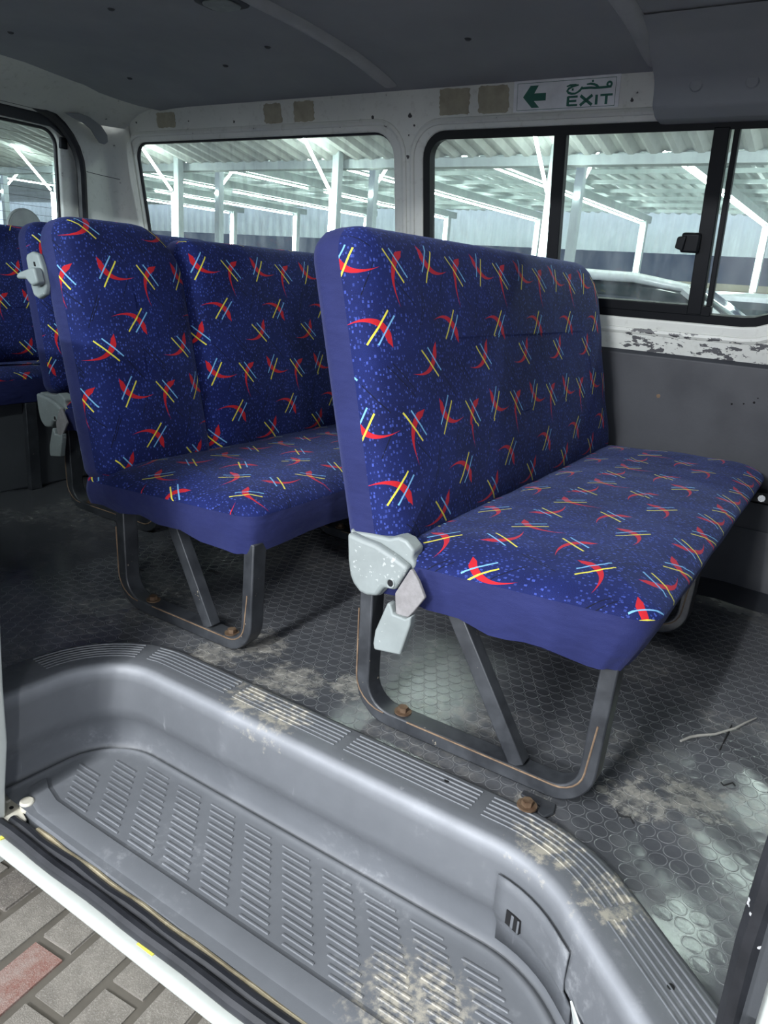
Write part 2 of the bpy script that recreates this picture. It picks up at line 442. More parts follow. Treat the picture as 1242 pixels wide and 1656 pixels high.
def sub(o, part):
    """make o a sub-part of a part whose vertices are already in world place"""
    o.parent = part; o.matrix_parent_inverse = Matrix(); return o
def share(o, name, loc, parent=None):
    c = bpy.data.objects.new(name, o.data); COL.objects.link(c); c.location = loc; par(c, parent); return c

# ------------------------------------------------------------------ the step well (path shared by floor cut-out and step trim)
STEP_PATH = fillet([(-1.185, .6235), (-1.165, .868), (-.232, .868), (.056, .6235)], [0, .125, .20, 0], 12)
def resample(path, d):
    out = [path[0]]; acc = 0
    for a, b in zip(path[:-1], path[1:]):
        L = (b-a).length; t = d-acc
        while t <= L: out.append(a.lerp(b, t/L)); t += d
        acc = (acc+L) % d if L else acc
    out.append(path[-1]); return out
SP = resample(STEP_PATH, .02)
def offs(i, d):
    a = SP[max(i-1, 0)]; b = SP[min(i+1, len(SP)-1)]; t = (b-a).normalized(); return SP[i]+Vector((-t.y, t.x))*d
def inside(poly, x, y):
    c = False; n = len(poly)
    for i in range(n):
        a = poly[i]; b = poly[i-1]
        if (a[1] > y) != (b[1] > y) and x < (b[0]-a[0])*(y-a[1])/(b[1]-a[1])+a[0]: c = not c
    return c
CUT = [offs(i, .05) for i in range(len(SP))]+[Vector((.30, .40)), Vector((-1.5, .40))]
CUT2 = [offs(i, .112) for i in range(len(SP))]+[Vector((.35, .30)), Vector((-1.6, .30))]

def fz(x, y):
    """gentle waves in the loose vinyl"""
    k = max(0., min(1., (x+.22)/.12)) * max(0., min(1., (1.55-y)/.25))
    z = .0016*math.sin(9*x+3*y)*math.sin(7*y-2*x)
    z += k*(.0045*math.sin(34*x+9*y+.6)*math.sin(13*y-6*x)+.003*math.sin(25*y+11*x))
    if x < -1.5: z += .006*max(0, math.sin(26*(x*.55+y)))*min(1, (-1.5-x)/.2)
    return z

# floor mat
V = []; F = []; nx, ny = 176, 84
X0, X1, Y0, Y1 = -2.78, .74, .62, 2.30
for i in range(nx+1):
    for j in range(ny+1):
        x = X0+(X1-X0)*i/nx; y = Y0+(Y1-Y0)*j/ny; V.append((x, y, fz(x, y)))
for i in range(nx):
    for j in range(ny):
        x = X0+(X1-X0)*(i+.5)/nx; y = Y0+(Y1-Y0)*(j+.5)/ny
        if not inside(CUT, x, y): F.append([i*(ny+1)+j, (i+1)*(ny+1)+j, (i+1)*(ny+1)+j+1, i*(ny+1)+j+1])
floor = struct(mesh('floor', V, F, M['floor']), 'dark grey studded vinyl mat on the van floor')
# raised coins of the mat
V = []; F = []; P = .0295; n = 16
for r in range(0, 54):
    for c in range(0, 66):
        x = -1.62+(c+.5*(r % 2))*P; y = .66+r*P*.866
        if x > .30 or y > 2.24 or inside(CUT2, x, y): continue
        b = len(V)
        for rad, dz in ((.0141, .0), (.0135, .00042), (.0129, .00042), (.0121, .00022)):
            for k in range(n):
                t = 2*math.pi*k/n; px, py = x+rad*math.cos(t), y+rad*math.sin(t); V.append((px, py, fz(px, py)+dz))
        for l in range(3):
            for k in range(n): F.append([b+l*n+k, b+l*n+(k+1) % n, b+(l+1)*n+(k+1) % n, b+(l+1)*n+k])
        F.append([b+3*n+k for k in range(n)])
coins = mesh('mat_studs', V, F, M['floor'], floor, smooth=False); coins['kind'] = 'stuff'
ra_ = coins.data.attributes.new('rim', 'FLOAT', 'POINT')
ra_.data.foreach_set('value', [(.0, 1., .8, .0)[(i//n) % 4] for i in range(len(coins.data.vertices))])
# mat turned up against the far wall, with its fold
g = G(); prof = [(2.10, .002), (2.17, .012), (2.215, .018), (2.235, .05), (2.25, .11), (2.265, .175), (2.275, .175)]
V = []; F = []
for i in range(60):
    x = -2.75+i*3.48/59
    for (y, z) in prof: V.append((x, y-.004*math.sin(x*31+z*40), z+.004*math.sin(x*23)*(0 < z < .15)))
for i in range(59):
    for k in range(len(prof)-1): F.append([i*7+k, i*7+7+k, i*7+8+k, i*7+1+k])
mesh('mat_upturn', V, F, M['panel'], floor)  # darker trim-board material here: the shade at the wall foot is in the colour

# ------------------------------------------------------------------ step trim
prof = [(.100, .001), (.098, .006), (.090, .009), (.022, .0105), (.008, .0105), (.001, .008), (-.005, .002), (-.008, -.008), (-.0095, -.022), (-.014, -.080),
        (-.011, -.096), (-.002, -.112), (.006, -.128), (.010, -.150), (.010, -.172), (.007, -.184), (.003, -.188), (-.001, -.186), (-.006, -.1815), (-.013, -.180), (-.021, -.182), (-.032, -.185)]
V = []; F = []; m = len(prof)
for i in range(len(SP)):
    for d, z in prof:
        # lower part of the wall keeps its shape on the tight corners
        p = offs(i, d); V.append((p.x, p.y, z))
for i in range(len(SP)-1):
    for k in range(m-1): F.append([i*m+k, (i+1)*m+k, (i+1)*m+k+1, i*m+k+1])
inner = [i*m+m-1 for i in range(len(SP))]
F.append(inner)
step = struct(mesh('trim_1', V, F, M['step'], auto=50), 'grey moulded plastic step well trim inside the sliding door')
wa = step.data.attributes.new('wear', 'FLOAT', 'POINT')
WEAR_HIGHLIGHT = {5: .45, 6: .75, 7: .35, 18: .75, 19: .55}  # scuffed edges that also carry a painted highlight
wa.data.foreach_set('value', [WEAR_HIGHLIGHT.get(i % m, 0.) for i in range(len(step.data.vertices))])
# front border of the tread
g = G(); bp = [(.679, -.1855), (.669, -.184), (.6665, -.182), (.636, -.1825), (.627, -.1855), (.621, -.195), (.618, -.235)]
V = []; F = []
xs = [-1.150, -1.12, -1.08]+[-1.0+.05*i for i in range(20)]+[-.02, .02]
for x in xs:
    for (y, z) in bp:
        e = max(0, (-1.06-x)/.10)
        V.append((x, y+e*e*.034*(1 if z > -.1885 else .4), z))
for i in range(len(xs)-1):
    for k in range(len(bp)-1): F.append([i*7+k, i*7+7+k, i*7+8+k, i*7+1+k])
mesh('tread_border', V, F, M['step'], step)
# tread ribs: slanted columns of short raised bars
proto = None
def rib_mesh(L):
    g = G(); poly = [(-.0025, 0), (-.0012, .0019), (.0012, .0019), (.0025, 0)]
    g.prism(poly, lambda p: Vector((0, p[0], p[1])), lambda p: Vector((L, p[0], p[1])))
    me = bpy.data.meshes.new('tread_rib'); me.from_pydata([tuple(v) for v in g.v], [], g.f); me.materials.append(M['step']); me.update(); return me
RM = rib_mesh(.060)
INNER = [offs(i, -.030) for i in range(len(SP))]
for k in range(-2, 11):
    for j in range(14):
        y = .850-.0128*j; x = -1.040+.0878*k+.85*.0128*j
        if inside(INNER, x, y) and inside(INNER, x+.06, y) and y > .676:
            o = bpy.data.objects.new('tread_rib', RM); COL.objects.link(o); o.location = (x, y, -.1852); par(o, step)
# grip ribs on the top flange, in runs
runs = [(6, 13), (14, 24), (25, 37), (38, 50), (51, 61), (62, 74)]
tot = len(SP)
for a, b in runs:
    b = min(b, tot-1)
    for q in range(6):
        d = .034+q*.0098
        g = G(); idx = range(a, b+1); Vv = []; Ff = []
        for i in idx:
            for dd, z in ((-.0017, .0098), (-.0008, .0117), (.0008, .0117), (.0017, .0098)):
                p = offs(i, d+dd); Vv.append((p.x, p.y, z))
        nn = len(Vv)//4
        for i in range(nn-1):
            for k in range(3): Ff.append([i*4+k, i*4+4+k, i*4+5+k, i*4+1+k])
        Ff += [[0, 1, 2, 3], [nn*4-4, nn*4-3, nn*4-2, nn*4-1]]
        mesh('grip_rib', Vv, Ff, M['step'], step, smooth=False)
# service cover with a latch slot in the right part of the wall
def wall_pt(i, z, out=.002):
    d = -.013 if z > -.09 else (.009 if z < -.14 else (.006 if z < -.125 else (-.003 if z < -.105 else -.011))); p = offs(i, d-out); return Vector((p.x, p.y, z))
ia = next(i for i, p in enumerate(SP) if p.x > -.305); ib = next(i for i, p in enumerate(SP) if p.x > -.150)
Vv = []; Ff = []; zz = [-.030, -.05, -.075, -.096, -.112, -.130, -.165]
for i in range(ia, ib+1):
    for z in zz: Vv.append(wall_pt(i, z, .0025))
for i in range(ib-ia):
    for k in range(len(zz)-1): Ff.append([i*7+k, i*7+7+k, i*7+8+k, i*7+1+k])
cover = mesh('service_cover', Vv, Ff, M['step'], step)
sm = cover.modifiers.new('thick', 'SOLIDIFY'); sm.thickness = .003; sm.offset = -1
il = ia+2
a = wall_pt(il, -.088, .004); b = wall_pt(il+1, -.088, .004); dr = (b-a).normalized(); nr = Vector((dr.y, -dr.x, 0))
g = G()
mt = Matrix((( dr.x, nr.x, 0, a.x), (dr.y, nr.y, 0, a.y), (0, 0, 1, a.z), (0, 0, 0, 1)))
g.box(-.013, .013, -.001, .0045, -.012, .012, mt); par_o = g.build('latch_slot', M['hole'], step, smooth=False)
g = G(); g.box(-.003, .002, .0, .0055, -.011, .011, mt); g.box(.009, .0125, .0, .0055, -.011, .011, mt); g.build('latch_tab', M['step'], step, bevel=.0008)
g = G(); e_ = [next(i for i, p in enumerate(SP) if p.x > q) for q in (-.145, -.120, -.075)]
tri = [wall_pt(e_[0], -.088, .001), wall_pt(e_[1], -.120, .001), wall_pt(e_[2], -.165, .001), wall_pt(e_[0], -.165, .001)]
n_ = Vector((-.64, -.76, 0))*.003
g.add(tri+[q+n_ for q in tri], [[0, 1, 2, 3], [7, 6, 5, 4], [0, 4, 5, 1], [1, 5, 6, 2], [2, 6, 7, 3], [3, 7, 4, 0]]); g.build('white_tab', M['body'], step, smooth=False)
# holes for missing screws in the flange
for i, d in ((47, .072), (tot-10, .055)):
    p = offs(i, d); G().cyl((p.x, p.y, .0095), (0, 0, 1), .0045, .0016, 10).build('screw_hole', M['hole'], step)

# ------------------------------------------------------------------ door sill
sill = struct(G().prism([(.620, -.24), (.620, -.232), (.600, -.222), (.585, -.212), (.560, -.205), (.552, -.207), (.549, -.213), (.552, -.222), (.60, -.232), (.70, -.30), (.78, -.50), (.80, -.50), (.80, -.24)],
    lambda p: Vector((-1.30, p[0], p[1])), lambda p: Vector((.30, p[0], p[1]))).build('trim_2', M['body'], bevel=.002), 'white painted door sill')
G().tube([(-1.135+.045*i, .5820+.0012*math.sin(i*1.3), -.203+.001*math.sin(i)) for i in range(28)], .0125, 10).build('rubber_seal', M['rubber'], sill)
G().tube([(-1.115+.045*i, .6015+.0014*math.sin(i*1.7+1), -.203+.001*math.sin(i*2)) for i in range(28)], .0105, 10).build('rubber_seal', M['rubber'], sill)
G().tube([(-1.06+.04*i, .6150+.001*math.sin(i*2.1), -.203) for i in range(29)], [.0052+.0010*math.sin(i*1.9) for i in range(29)], 8).build('sealant_bead', M['tan'], sill)
G().box(-.735, -.700, .566, .574, -.2078, -.2062).build('yellow_mark', M['yellowmark'], sill)
G().box(-1.098, -1.09, .556, .585, -.2085, -.205).build('yellow_mark', M['yellowmark'], sill)

# ------------------------------------------------------------------ far wall with two side windows
SL = .177
def yw(z): return 2.28-SL*(z-.62)
nrm = Vector((0, -1, -SL)).normalized()
def WALL(u, v, d): 
    p = Vector((u, yw(v), v)); return p+nrm*d     # d > 0 into the cabin
W1 = rrect(-2.665, -1.425, .70, 1.222, (.07, .07, .075, .06))
W2 = rrect(-1.315, -.165, .722, 1.218, (.09, .15, .09, .075))
W4 = rrect(-.055, .66, .722, 1.218, (.10, .09, .09, .10))
outer = [Vector(p) for p in ((-2.80, .600), (.75, .600), (.75, 1.345), (-2.80, 1.345))]
wall_r = struct(sheet('wall_right', outer, [W1, W2, W4], lambda u, v, d: WALL(u, v, d-.018), M['white'], None, .024, .006), 'scuffed white painted metal side wall around the side windows')
for nm, (a, b, c, d, r) in (('window_bead', (-2.705, -1.385, .66, 1.250, (.10, .10, .10, .09))), ('window_bead', (-1.355, -.13, .685, 1.243, (.12, .18, .11, .10)))):
    P = rrect(a, b, c, d, r)
    G().tube([WALL(p.x, p.y, -.004) for p in P], .011, 8, closed=True).build(nm, M['white'], wall_r)
# lower board
lb = struct(G().prism([(.0, .165), (.0, .62), (.012, .632), (.022, .632), (.022, .165)], lambda p: Vector((-2.75, 2.268+p[0]-.0, p[1])), lambda p: Vector((.75, 2.268+p[0], p[1]))).build('trim_3', M['panel'], bevel=.003), 'dark grey trim board on the far wall below the window')
G().box(-.205, -.135, 2.235, 2.268, .258, .296).build('belt_anchor', M['black'], lb, bevel=.006)
G().cyl((-.17, 2.236, .277), (0, -1, 0), .010, .008, 8).build('anchor_bolt', M['chrome'], lb)
for (x, z, r) in ((-.499, .509, .006), (-.30, .515, .003), (-.27, .52, .0025), (-.245, .527, .0035), (-.238, .54, .002)):
    G().cyl((x, 2.2685, z), (0, -1, 0), r, .0012, 7).build('scuff', M['hole'] if r < .005 else M['rust'], lb)
# tape residue left on the header
for (x0, x1, z0, z1) in ((-2.50, -2.40, 1.268, 1.318), (-1.955, -1.875, 1.262, 1.322), (-1.82, -1.735, 1.262, 1.322), (-1.255, -1.155, 1.258, 1.326), (-1.125, -1.03, 1.258, 1.326)):
    P = rrect(x0, x1, z0, z1, (.008,)*4, 0, 3, 8)
    P = [Vector((p.x+.003*random.uniform(-1, 1), p.y+.002*random.uniform(-1, 1))) for p in P]
    G().prism(P, lambda p: WALL(p[0], p[1], .0002), lambda p: WALL(p[0], p[1], .0012)).build('tape_residue', M['residue'], wall_r, smooth=False)
for (x, z, r) in ((-2.10, 1.275, .005), (-1.50, 1.262, .006), (-1.36, 1.262, .008), (-1.345, 1.235, .004), (-1.365, 1.21, .003), (-.678, 1.270, .005), (-1.01, 1.238, .004), (-1.37, 1.15, .006), (-1.36, .98, .004), (-1.35, .93, .005), (-2.62, 1.29, .005), (-1.63, 1.245, .006), (-1.98, 1.255, .004), (-2.33, 1.285, .003)):
    P = [Vector((x+r*random.uniform(.5, 1.2)*math.cos(a), z+r*random.uniform(.5, 1.3)*math.sin(a))) for a in [k*math.pi/4 for k in range(8)]]
    G().prism(P, lambda p: WALL(p[0], p[1], .0002), lambda p: WALL(p[0], p[1], .0010)).build('paint_chip', M['paint_chip'], wall_r, smooth=False)

# window 1: fixed glass in a thin rubber
w1 = struct(G().tube([WALL(p.x, p.y, -.022) for p in rrect(-2.665, -1.425, .70, 1.222, (.07, .07, .075, .06), .001)], .0075, 8, closed=True).build('window_1', M['rubber']), 'fixed side window behind the middle bench')
P = rrect(-2.665, -1.425, .70, 1.222, (.07, .07, .075, .06), .003)
G().prism(P, lambda p: WALL(p[0], p[1], -.024), lambda p: WALL(p[0], p[1], -.027)).build('pane', M['glass_fixed'], w1, smooth=False)
w4 = struct(G().tube([WALL(p.x, p.y, -.022) for p in W4], .0075, 8, closed=True).build('window_4', M['rubber']), 'front side window ahead of the sliding window')
G().prism(W4, lambda p: WALL(p[0], p[1], -.024), lambda p: WALL(p[0], p[1], -.027)).build('pane', M['glass'], w4, smooth=False)
# window 2: black framed sliding window
def ringsheet(name, a, b, c, d, rad, wd, dep0, dep1, parent):
    o = rrect(a, b, c, d, rad); i = rrect(a, b, c, d, rad, wd); nn = len(o); V = []
    for dep in (dep0, dep1):
        V += [WALL(p.x, p.y, dep) for p in o]+[WALL(p.x, p.y, dep) for p in i]
    F = []
    for k in range(nn):
        j = (k+1) % nn
        F += [[k, j, nn+j, nn+k], [2*nn+k, 3*nn+k, 3*nn+j, 2*nn+j], [nn+k, nn+j, 3*nn+j, 3*nn+k], [k, 2*nn+k, 2*nn+j, j]]
    return mesh(name, V, F, M['black'], parent, auto=30)
w2 = struct(ringsheet('window_2', -1.315, -.165, .722, 1.218, (.09, .15, .09, .075), .024, -.034, -.002, None), 'black framed sliding side window beside the front bench')
def wbar(name, x0, x1, z0, z1, d0, d1, parent=w2, mat='black'):
    return G().prism([(x0, z0), (x1, z0), (x1, z1), (x0, z1)], lambda p: WALL(p[0], p[1], d0), lambda p: WALL(p[0], p[1], d1)).build(name, M[mat], parent, bevel=.002)
wbar('mullion', -.888, -.852, .74, 1.205, -.030, -.004)
wbar('sash_stile', -.462, -.424, .745, 1.20, -.026, .002)
wbar('sash_stile', -.416, -.402, .745, 1.20, -.032, -.010)
wbar('sash_rail', -.87, -.40, .742, .768, -.026, .001)
for (x0, x1, d) in ((-1.292, -.870, -.024), (-.86, -.445, -.016), (-.43, -.187, -.024)):
    if x1 > -.3: P = rrect(x0, x1+.003, .745, 1.195, (.002, .13, .07, .002))
    elif x0 < -1: P = rrect(x0-.003, x1, .745, 1.197, (.07, .002, .002, .055))
    else: P = rrect(x0, x1, .76, 1.195, (.002,)*4)
    G().prism(P, lambda p: WALL(p[0], p[1], d), lambda p: WALL(p[0], p[1], d-.003)).build('pane', M['glass'], w2, smooth=False)
lt = wbar('latch', -.500, -.452, .905, .955, .0, .022)
lt.modifiers['bevel'].width = .006
G().prism([(-.512, .917), (-.49, .910), (-.485, .948), (-.508, .945)], lambda p: WALL(p[0], p[1], .004), lambda p: WALL(p[0], p[1], .030)).build('latch_lever', M['black'], w2, bevel=.003)

# ------------------------------------------------------------------ ceiling
CP = [(.60, 1.28), (.68, 1.325), (.80, 1.352), (.95, 1.370), (1.15, 1.381), (1.4, 1.384), (1.55, 1.3835), (1.672, 1.382), (1.804, 1.376), (1.90, 1.369), (1.963, 1.361), (2.04, 1.349), (2.10, 1.338), (2.16, 1.330)]
def cz(y):
    for (a, za), (b, zb) in zip(CP[:-1], CP[1:]):
        if a <= y <= b: return za+(zb-za)*(y-a)/(b-a)
    return CP[-1][1]
V = []; F = []; xs = [-2.600+.12*i for i in range(29)]
for x in xs:
    e = max(0, (-2.35-x)/.25)
    for (y, z) in CP: V.append((x+(max(0, (y-1.93)/.23)**2*.13*max(0, min(1, (-2.2-x)/.4)) if x < -2.2 else 0), y, z-.006*e*e))
k = len(CP)
for i in range(len(xs)-1):
    for j in range(k-1): F.append([i*k+j, i*k+k+j, i*k+k+j+1, i*k+j+1])
nb = len(V)
V += [v[:2]+(v[2]+.03,) for v in V[:nb]]; F += [[q+nb for q in f] for f in F]
# close the outer rim
rim = [j for j in range(k)]+[i*k+k-1 for i in range(1, len(xs))]+[(len(xs)-1)*k+j for j in range(k-2, -1, -1)]+[i*k for i in range(len(xs)-2, 0, -1)]
for a, b in zip(rim, rim[1:]+rim[:1]): F.append([a, b, b+nb, a+nb])
ceil_o = struct(mesh('ceiling', V, F, M['headliner'], auto=40), 'dark grey fabric headliner')
for xr in (-1.402, -.612):
    V = []; F = []; ys = [.70+i*.05 for i in range(29)]; sec = [(-.026, 0), (-.022, -.007), (-.012, -.013), (0, -.015), (.012, -.013), (.022, -.007), (.026, 0)]
    for y in ys+[2.115]:
        e = max(0, min(1, (2.118-y)/.03))**.5
        for (dx, dz) in sec: V.append((xr+dx*(.6+.4*e), y, cz(y)+dz*e-.0005))
    nn = len(ys)+1
    for i in range(nn-1):
        for j in range(6): F.append([i*7+j, i*7+7+j, i*7+8+j, i*7+1+j])
    mesh('headliner_strip', V, F, M['rib'], ceil_o)
for (x, y) in ((-1.823, 1.433), (-2.312, 1.462), (-1.873, 1.891), (-2.338, 1.905), (-1.033, 1.893), (-1.0, 1.5), (-.35, 1.6), (-1.62, 1.80)):
    G().cyl((x, y, cz(y)+.0005), (0, 0, -1), .010, .004, 12, .006).build('headliner_stud', M['darktrim'], ceil_o)
dl = empty('dome_lamp', (-1.47, 1.475, 1.383), 'small grey dome lamp on the headliner at the top edge', 'lamp')
G().prism(rrect(-1.53, -1.41, 1.42, 1.52, (.03,)*4, 0, 4, 2), lambda p: Vector((p[0], p[1], 1.384)), lambda p: Vector((p[0], p[1], 1.368))).build('lamp_base', M['darktrim'], dl, bevel=.004)
G().prism(rrect(-1.51, -1.43, 1.435, 1.505, (.02,)*4, 0, 4, 2), lambda p: Vector((p[0], p[1], 1.369)), lambda p: Vector((p[0], p[1], 1.362))).build('lamp_lens', M['bracket'], dl, bevel=.003)

# ------------------------------------------------------------------ front duct trim over the sliding window
dp = fillet([(1.86, 1.368), (1.96, 1.352), (2.075, 1.285), (2.085, 1.232), (2.125, 1.212), (2.21, 1.210)], [0, .09, .05, .02, .02, 0], 5)
V = []; F = []; xs = [-.600, -.597, -.585, -.5, -.3, 0, .3, .74]
cen = Vector((2.12, 1.30))
for i, x in enumerate(xs):
    s_ = (.93, .98, 1, 1, 1, 1, 1, 1)[i]
    for p in dp:
        q = cen+(p-cen)*s_; V.append((x, q.x, q.y))
k = len(dp)
for i in range(len(xs)-1):
    for j in range(k-1): F.append([i*k+j, i*k+k+j, i*k+k+j+1, i*k+j+1])
V.append((-.600, 2.18, 1.34)); F.append([j for j in range(k)]+[len(V)-1])
duct = struct(mesh('trim_4', V, F, M['headliner'], auto=40), 'grey moulded roof side trim at the upper right')
for x in (-.50, -.375):
    G().cyl((x, 2.076, 1.275), (0, -1, -.15), .016, .004, 16, .013).build('trim_button', M['headliner'], duct)

# ------------------------------------------------------------------ rear wall, rear door and its window
XR = -2.78
ro = [Vector(p) for p in ((.60, .0), (2.28, .0), (2.28, .62), (2.165, 1.33), (.60, 1.33))]
RH = rrect(.72, 2.005, .06, 1.285, (.06, .06, .20, .20))
wall_b = struct(sheet('wall_rear', ro, [RH], lambda u, v, d: Vector((XR+d, u, v)), M['white'], None, .02, .006), 'white painted rear wall around the tailgate')
V = []; F = []; cv = [(-2.57, 1.338), (-2.62, 1.333), (-2.68, 1.318), (-2.73, 1.296), (-2.765, 1.268)]
for (x, z) in cv:
    for y in (.60, 1.2, 1.8, 2.0, 2.08, 2.17): V.append((x+max(0, y-2.0)*.5, y, z+(cz(y)-1.338)*(1-min(1, (-2.57-x)/.15))+.001))
for i in range(4):
    for j in range(5): F.append([i*6+j, i*6+6+j, i*6+7+j, i*6+1+j])
mesh('rear_header', V, F, M['white'], wall_b)
V = []; F = []; yy_ = (1.90, 1.96, 2.04, 2.10, 2.155, 2.19)
for x in (-2.60, -2.50, -2.40, -2.30):
    for y in yy_: V.append((x, y, cz(min(y, 2.155))+.003))
for i in range(3):
    for j in range(5): F.append([i*6+j, i*6+6+j, i*6+7+j, i*6+1+j])
mesh('corner_gusset', V, F, M['white'], wall_b)
# rounded corner pillar
V = []; F = []; 
for z in (.60, .75, .9, 1.05, 1.15, 1.22, 1.28, 1.335):
    yy = yw(z)-.006
    q = fillet([(XR+.014, 2.01+max(0, z-1.15)*-.25), (XR+.014, yy), (-2.665, yy)], [0, .085, 0], 8)
    V += [(p.x, p.y, z) for p in q]
k = len(q)
for i in range(7):
    for j in range(k-1): F.append([i*k+j, i*k+k+j, i*k+k+j+1, i*k+j+1])
pil = mesh('corner_pillar', V, F, M['white'], wall_b)
# grey tear-shaped vent cover on the corner
tp = [(a_+.048, b_) for a_, b_ in [(1.875, 1.283), (1.93, 1.293), (1.985, 1.289), (2.03, 1.270), (2.058, 1.240), (2.06, 1.215), (2.045, 1.204), (2.022, 1.206), (2.005, 1.222), (1.985, 1.247), (1.955, 1.262), (1.905, 1.273)]]
G().prism(tp, lambda p: Vector((-2.735+.0*p[0], p[0], p[1])), lambda p: Vector((-2.727, p[0], p[1]))).build('vent_cover', M['headliner'], wall_b, bevel=.002)
G().tube([Vector((-2.71, y, z)) for y, z in ((1.99, 1.09), (2.06, 1.086), (2.145, 1.083))], .0012, 6).build('panel_seam', M['hole'], wall_b)
G().tube([Vector((XR+.012, p.x, p.y)) for p in rrect(.72, 2.005, .06, 1.285, (.06, .06, .20, .20), -.004)], .018, 8, closed=True).build('door_seal', M['rubber'], wall_b)
dh = rrect(.86, 1.935, .72, 1.232, (.05, .05, .06, .05))
door = struct(sheet('door_1', rrect(.70, 2.03, .04, 1.30, (.05, .05, .20, .20)), [dh], lambda u, v, d: Vector((XR-.035+d, u, v)), M['white'], None, .03, .008), 'white tailgate with a dark upper trim')
G().prism([(.86, 1.238), (1.90, 1.234), (1.965, 1.20), (1.985, 1.235), (1.94, 1.272), (.86, 1.276)], lambda p: Vector((XR-.018, p[0], p[1])), lambda p: Vector((XR-.002, p[0], p[1]))).build('upper_trim', M['darktrim'], door, bevel=.004)
G().box(XR-.02, XR, 1.935, 1.962, 1.165, 1.205).build('trim_clip', M['black'], door, bevel=.003)
w3 = struct(G().tube([Vector((XR-.035, p.x, p.y)) for p in rrect(.86, 1.935, .72, 1.232, (.05, .05, .06, .05), .002)], .008, 8, closed=True).build('window_3', M['rubber']), 'rear window with fine heater wires')
G().prism(rrect(.86, 1.935, .72, 1.232, (.05, .05, .06, .05), .004), lambda p: Vector((XR-.035, p[0], p[1])), lambda p: Vector((XR-.038, p[0], p[1]))).build('pane', M['glass_rear'], w3, smooth=False)
for i in range(15):
    z = .76+i*.031; G().box(XR-.0345, XR-.0337, .90, 1.925, z, z+.0011).build('heater_wire', M['wire'], w3, smooth=False)
mir = empty('round_mirror', (-2.74, 1.735, .72), 'small round mirror standing low at the rear window', 'mirror')
G().cyl((-2.735, 1.735, .86), (-1, 0, 0), .070, .012, 28).build('mirror_shell', M['bracket'], mir, bevel=.003)
G().cyl((-2.7335, 1.735, .86), (1, 0, 0), .064, .003, 28).build('mirror_face', M['mirror'], mir)
G().tube([(-2.742, 1.735, .80), (-2.75, 1.735, .70)], .008, 8).build('mirror_stem', M['black'], mir)

# ------------------------------------------------------------------ door side of the body
def YS(z): return .60+(.0 if z < .6 else .10*(z-.6))
edge = [(-1.142, -.30), (-1.128, -.20), (-1.118, -.13), (-1.098, -.03), (-1.095, .08), (-1.086, .20), (-1.076, .29), (-1.084, .40), (-1.10, .60), (-1.12, .95), (-1.12, 1.15), (-1.09, 1.24), (-1.02, 1.275), (-.10, 1.275), (-.02, 1.24), (.036, 1.16), (.042, .6), (.042, -.30)]
so = [Vector(p) for p in edge]+[Vector(p) for p in ((.75, -.30), (.75, 1.345), (-2.80, 1.345), (-2.80, -.30))]
hw = [rrect(-2.6, -1.25, .72, 1.20, (.07,)*4), rrect(.16, .68, .72, 1.20, (.07,)*4)]
wall_l = struct(sheet('wall_left', so, hw, lambda u, v, d: Vector((u, YS(v)-.022+d, v)), M['body'], None, .03, .006), 'white painted body side around the open sliding door')
for q in hw:
    G().prism(q, lambda p: Vector((p[0], YS(p[1])-.024, p[1])), lambda p: Vector((p[0], YS(p[1])-.020, p[1]))).build('side_glass', M['glass'], wall_l, smooth=False)
# black weatherstrips along the door opening
G().tube([(.028+.002*math.sin(z*20), .632, z) for z in [-.25+.07*i for i in range(20)]], .0145, 10).build('rubber_seal', M['rubber'], wall_l)
G().prism([(.016, .65), (.036, .612), (.060, .612), (.060, .72), (.030, .72)], lambda p: Vector((p[0], p[1], -.25)), lambda p: Vector((p[0], p[1], 1.25))).build('pillar_trim', M['darktrim'], wall_l, bevel=.003)
stk = empty('door_striker', (.05, .605, .17), 'bent steel wire striker on the door pillar at the lower right', 'striker')
G().tube([(.075, .585, .192), (.05, .582, .192), (.034, .585, .190), (.030, .588, .184), (.033, .588, .176), (.040, .587, .168), (.055, .584, .160), (.08, .585, .158)], .0042, 8).build('striker_wire', M['chrome'], stk)
G().box(.066, .10, .575, .60, .145, .205).build('striker_plate', M['creme'], stk, bevel=.004)
# unseen front wall far right, added solid to keep light out of the cabin
fb = struct(sheet('wall_front', [Vector(p) for p in ((.60, -.02), (2.28, -.02), (2.28, .62), (2.16, 1.34), (.60, 1.34))], [], lambda u, v, d: Vector((.76+d, u, v)), M['darktrim'], None, .02, .004), 'unseen solid front end of the passenger cabin, closed against light')
# sliding-door roller arm at the left end of the sill
ra = empty('roller_arm', (-1.16, .62, -.215), 'cream metal sliding door roller arm at the left end of the sill', 'roller')
mt = Matrix.Translation((-1.145, .617, -.200)) @ Matrix.Rotation(math.radians(-16), 4, 'Z')
G().box(-.085, .05, -.018, .014, -.003, .003, mt).build('arm_plate', M['creme'], ra, bevel=.002)
G().cyl((-1.118, .634, -.202), (0, 0, 1), .013, .022, 16).build('roller', M['creme'], ra, bevel=.003)
G().cyl((-1.165, .622, -.198), (0, 0, 1), .008, .006, 6).build('arm_bolt', M['creme'], ra)
G().cyl((-1.140, .616, -.1965), (0, 0, 1), .004, .0012, 10).build('arm_hole', M['hole'], ra)

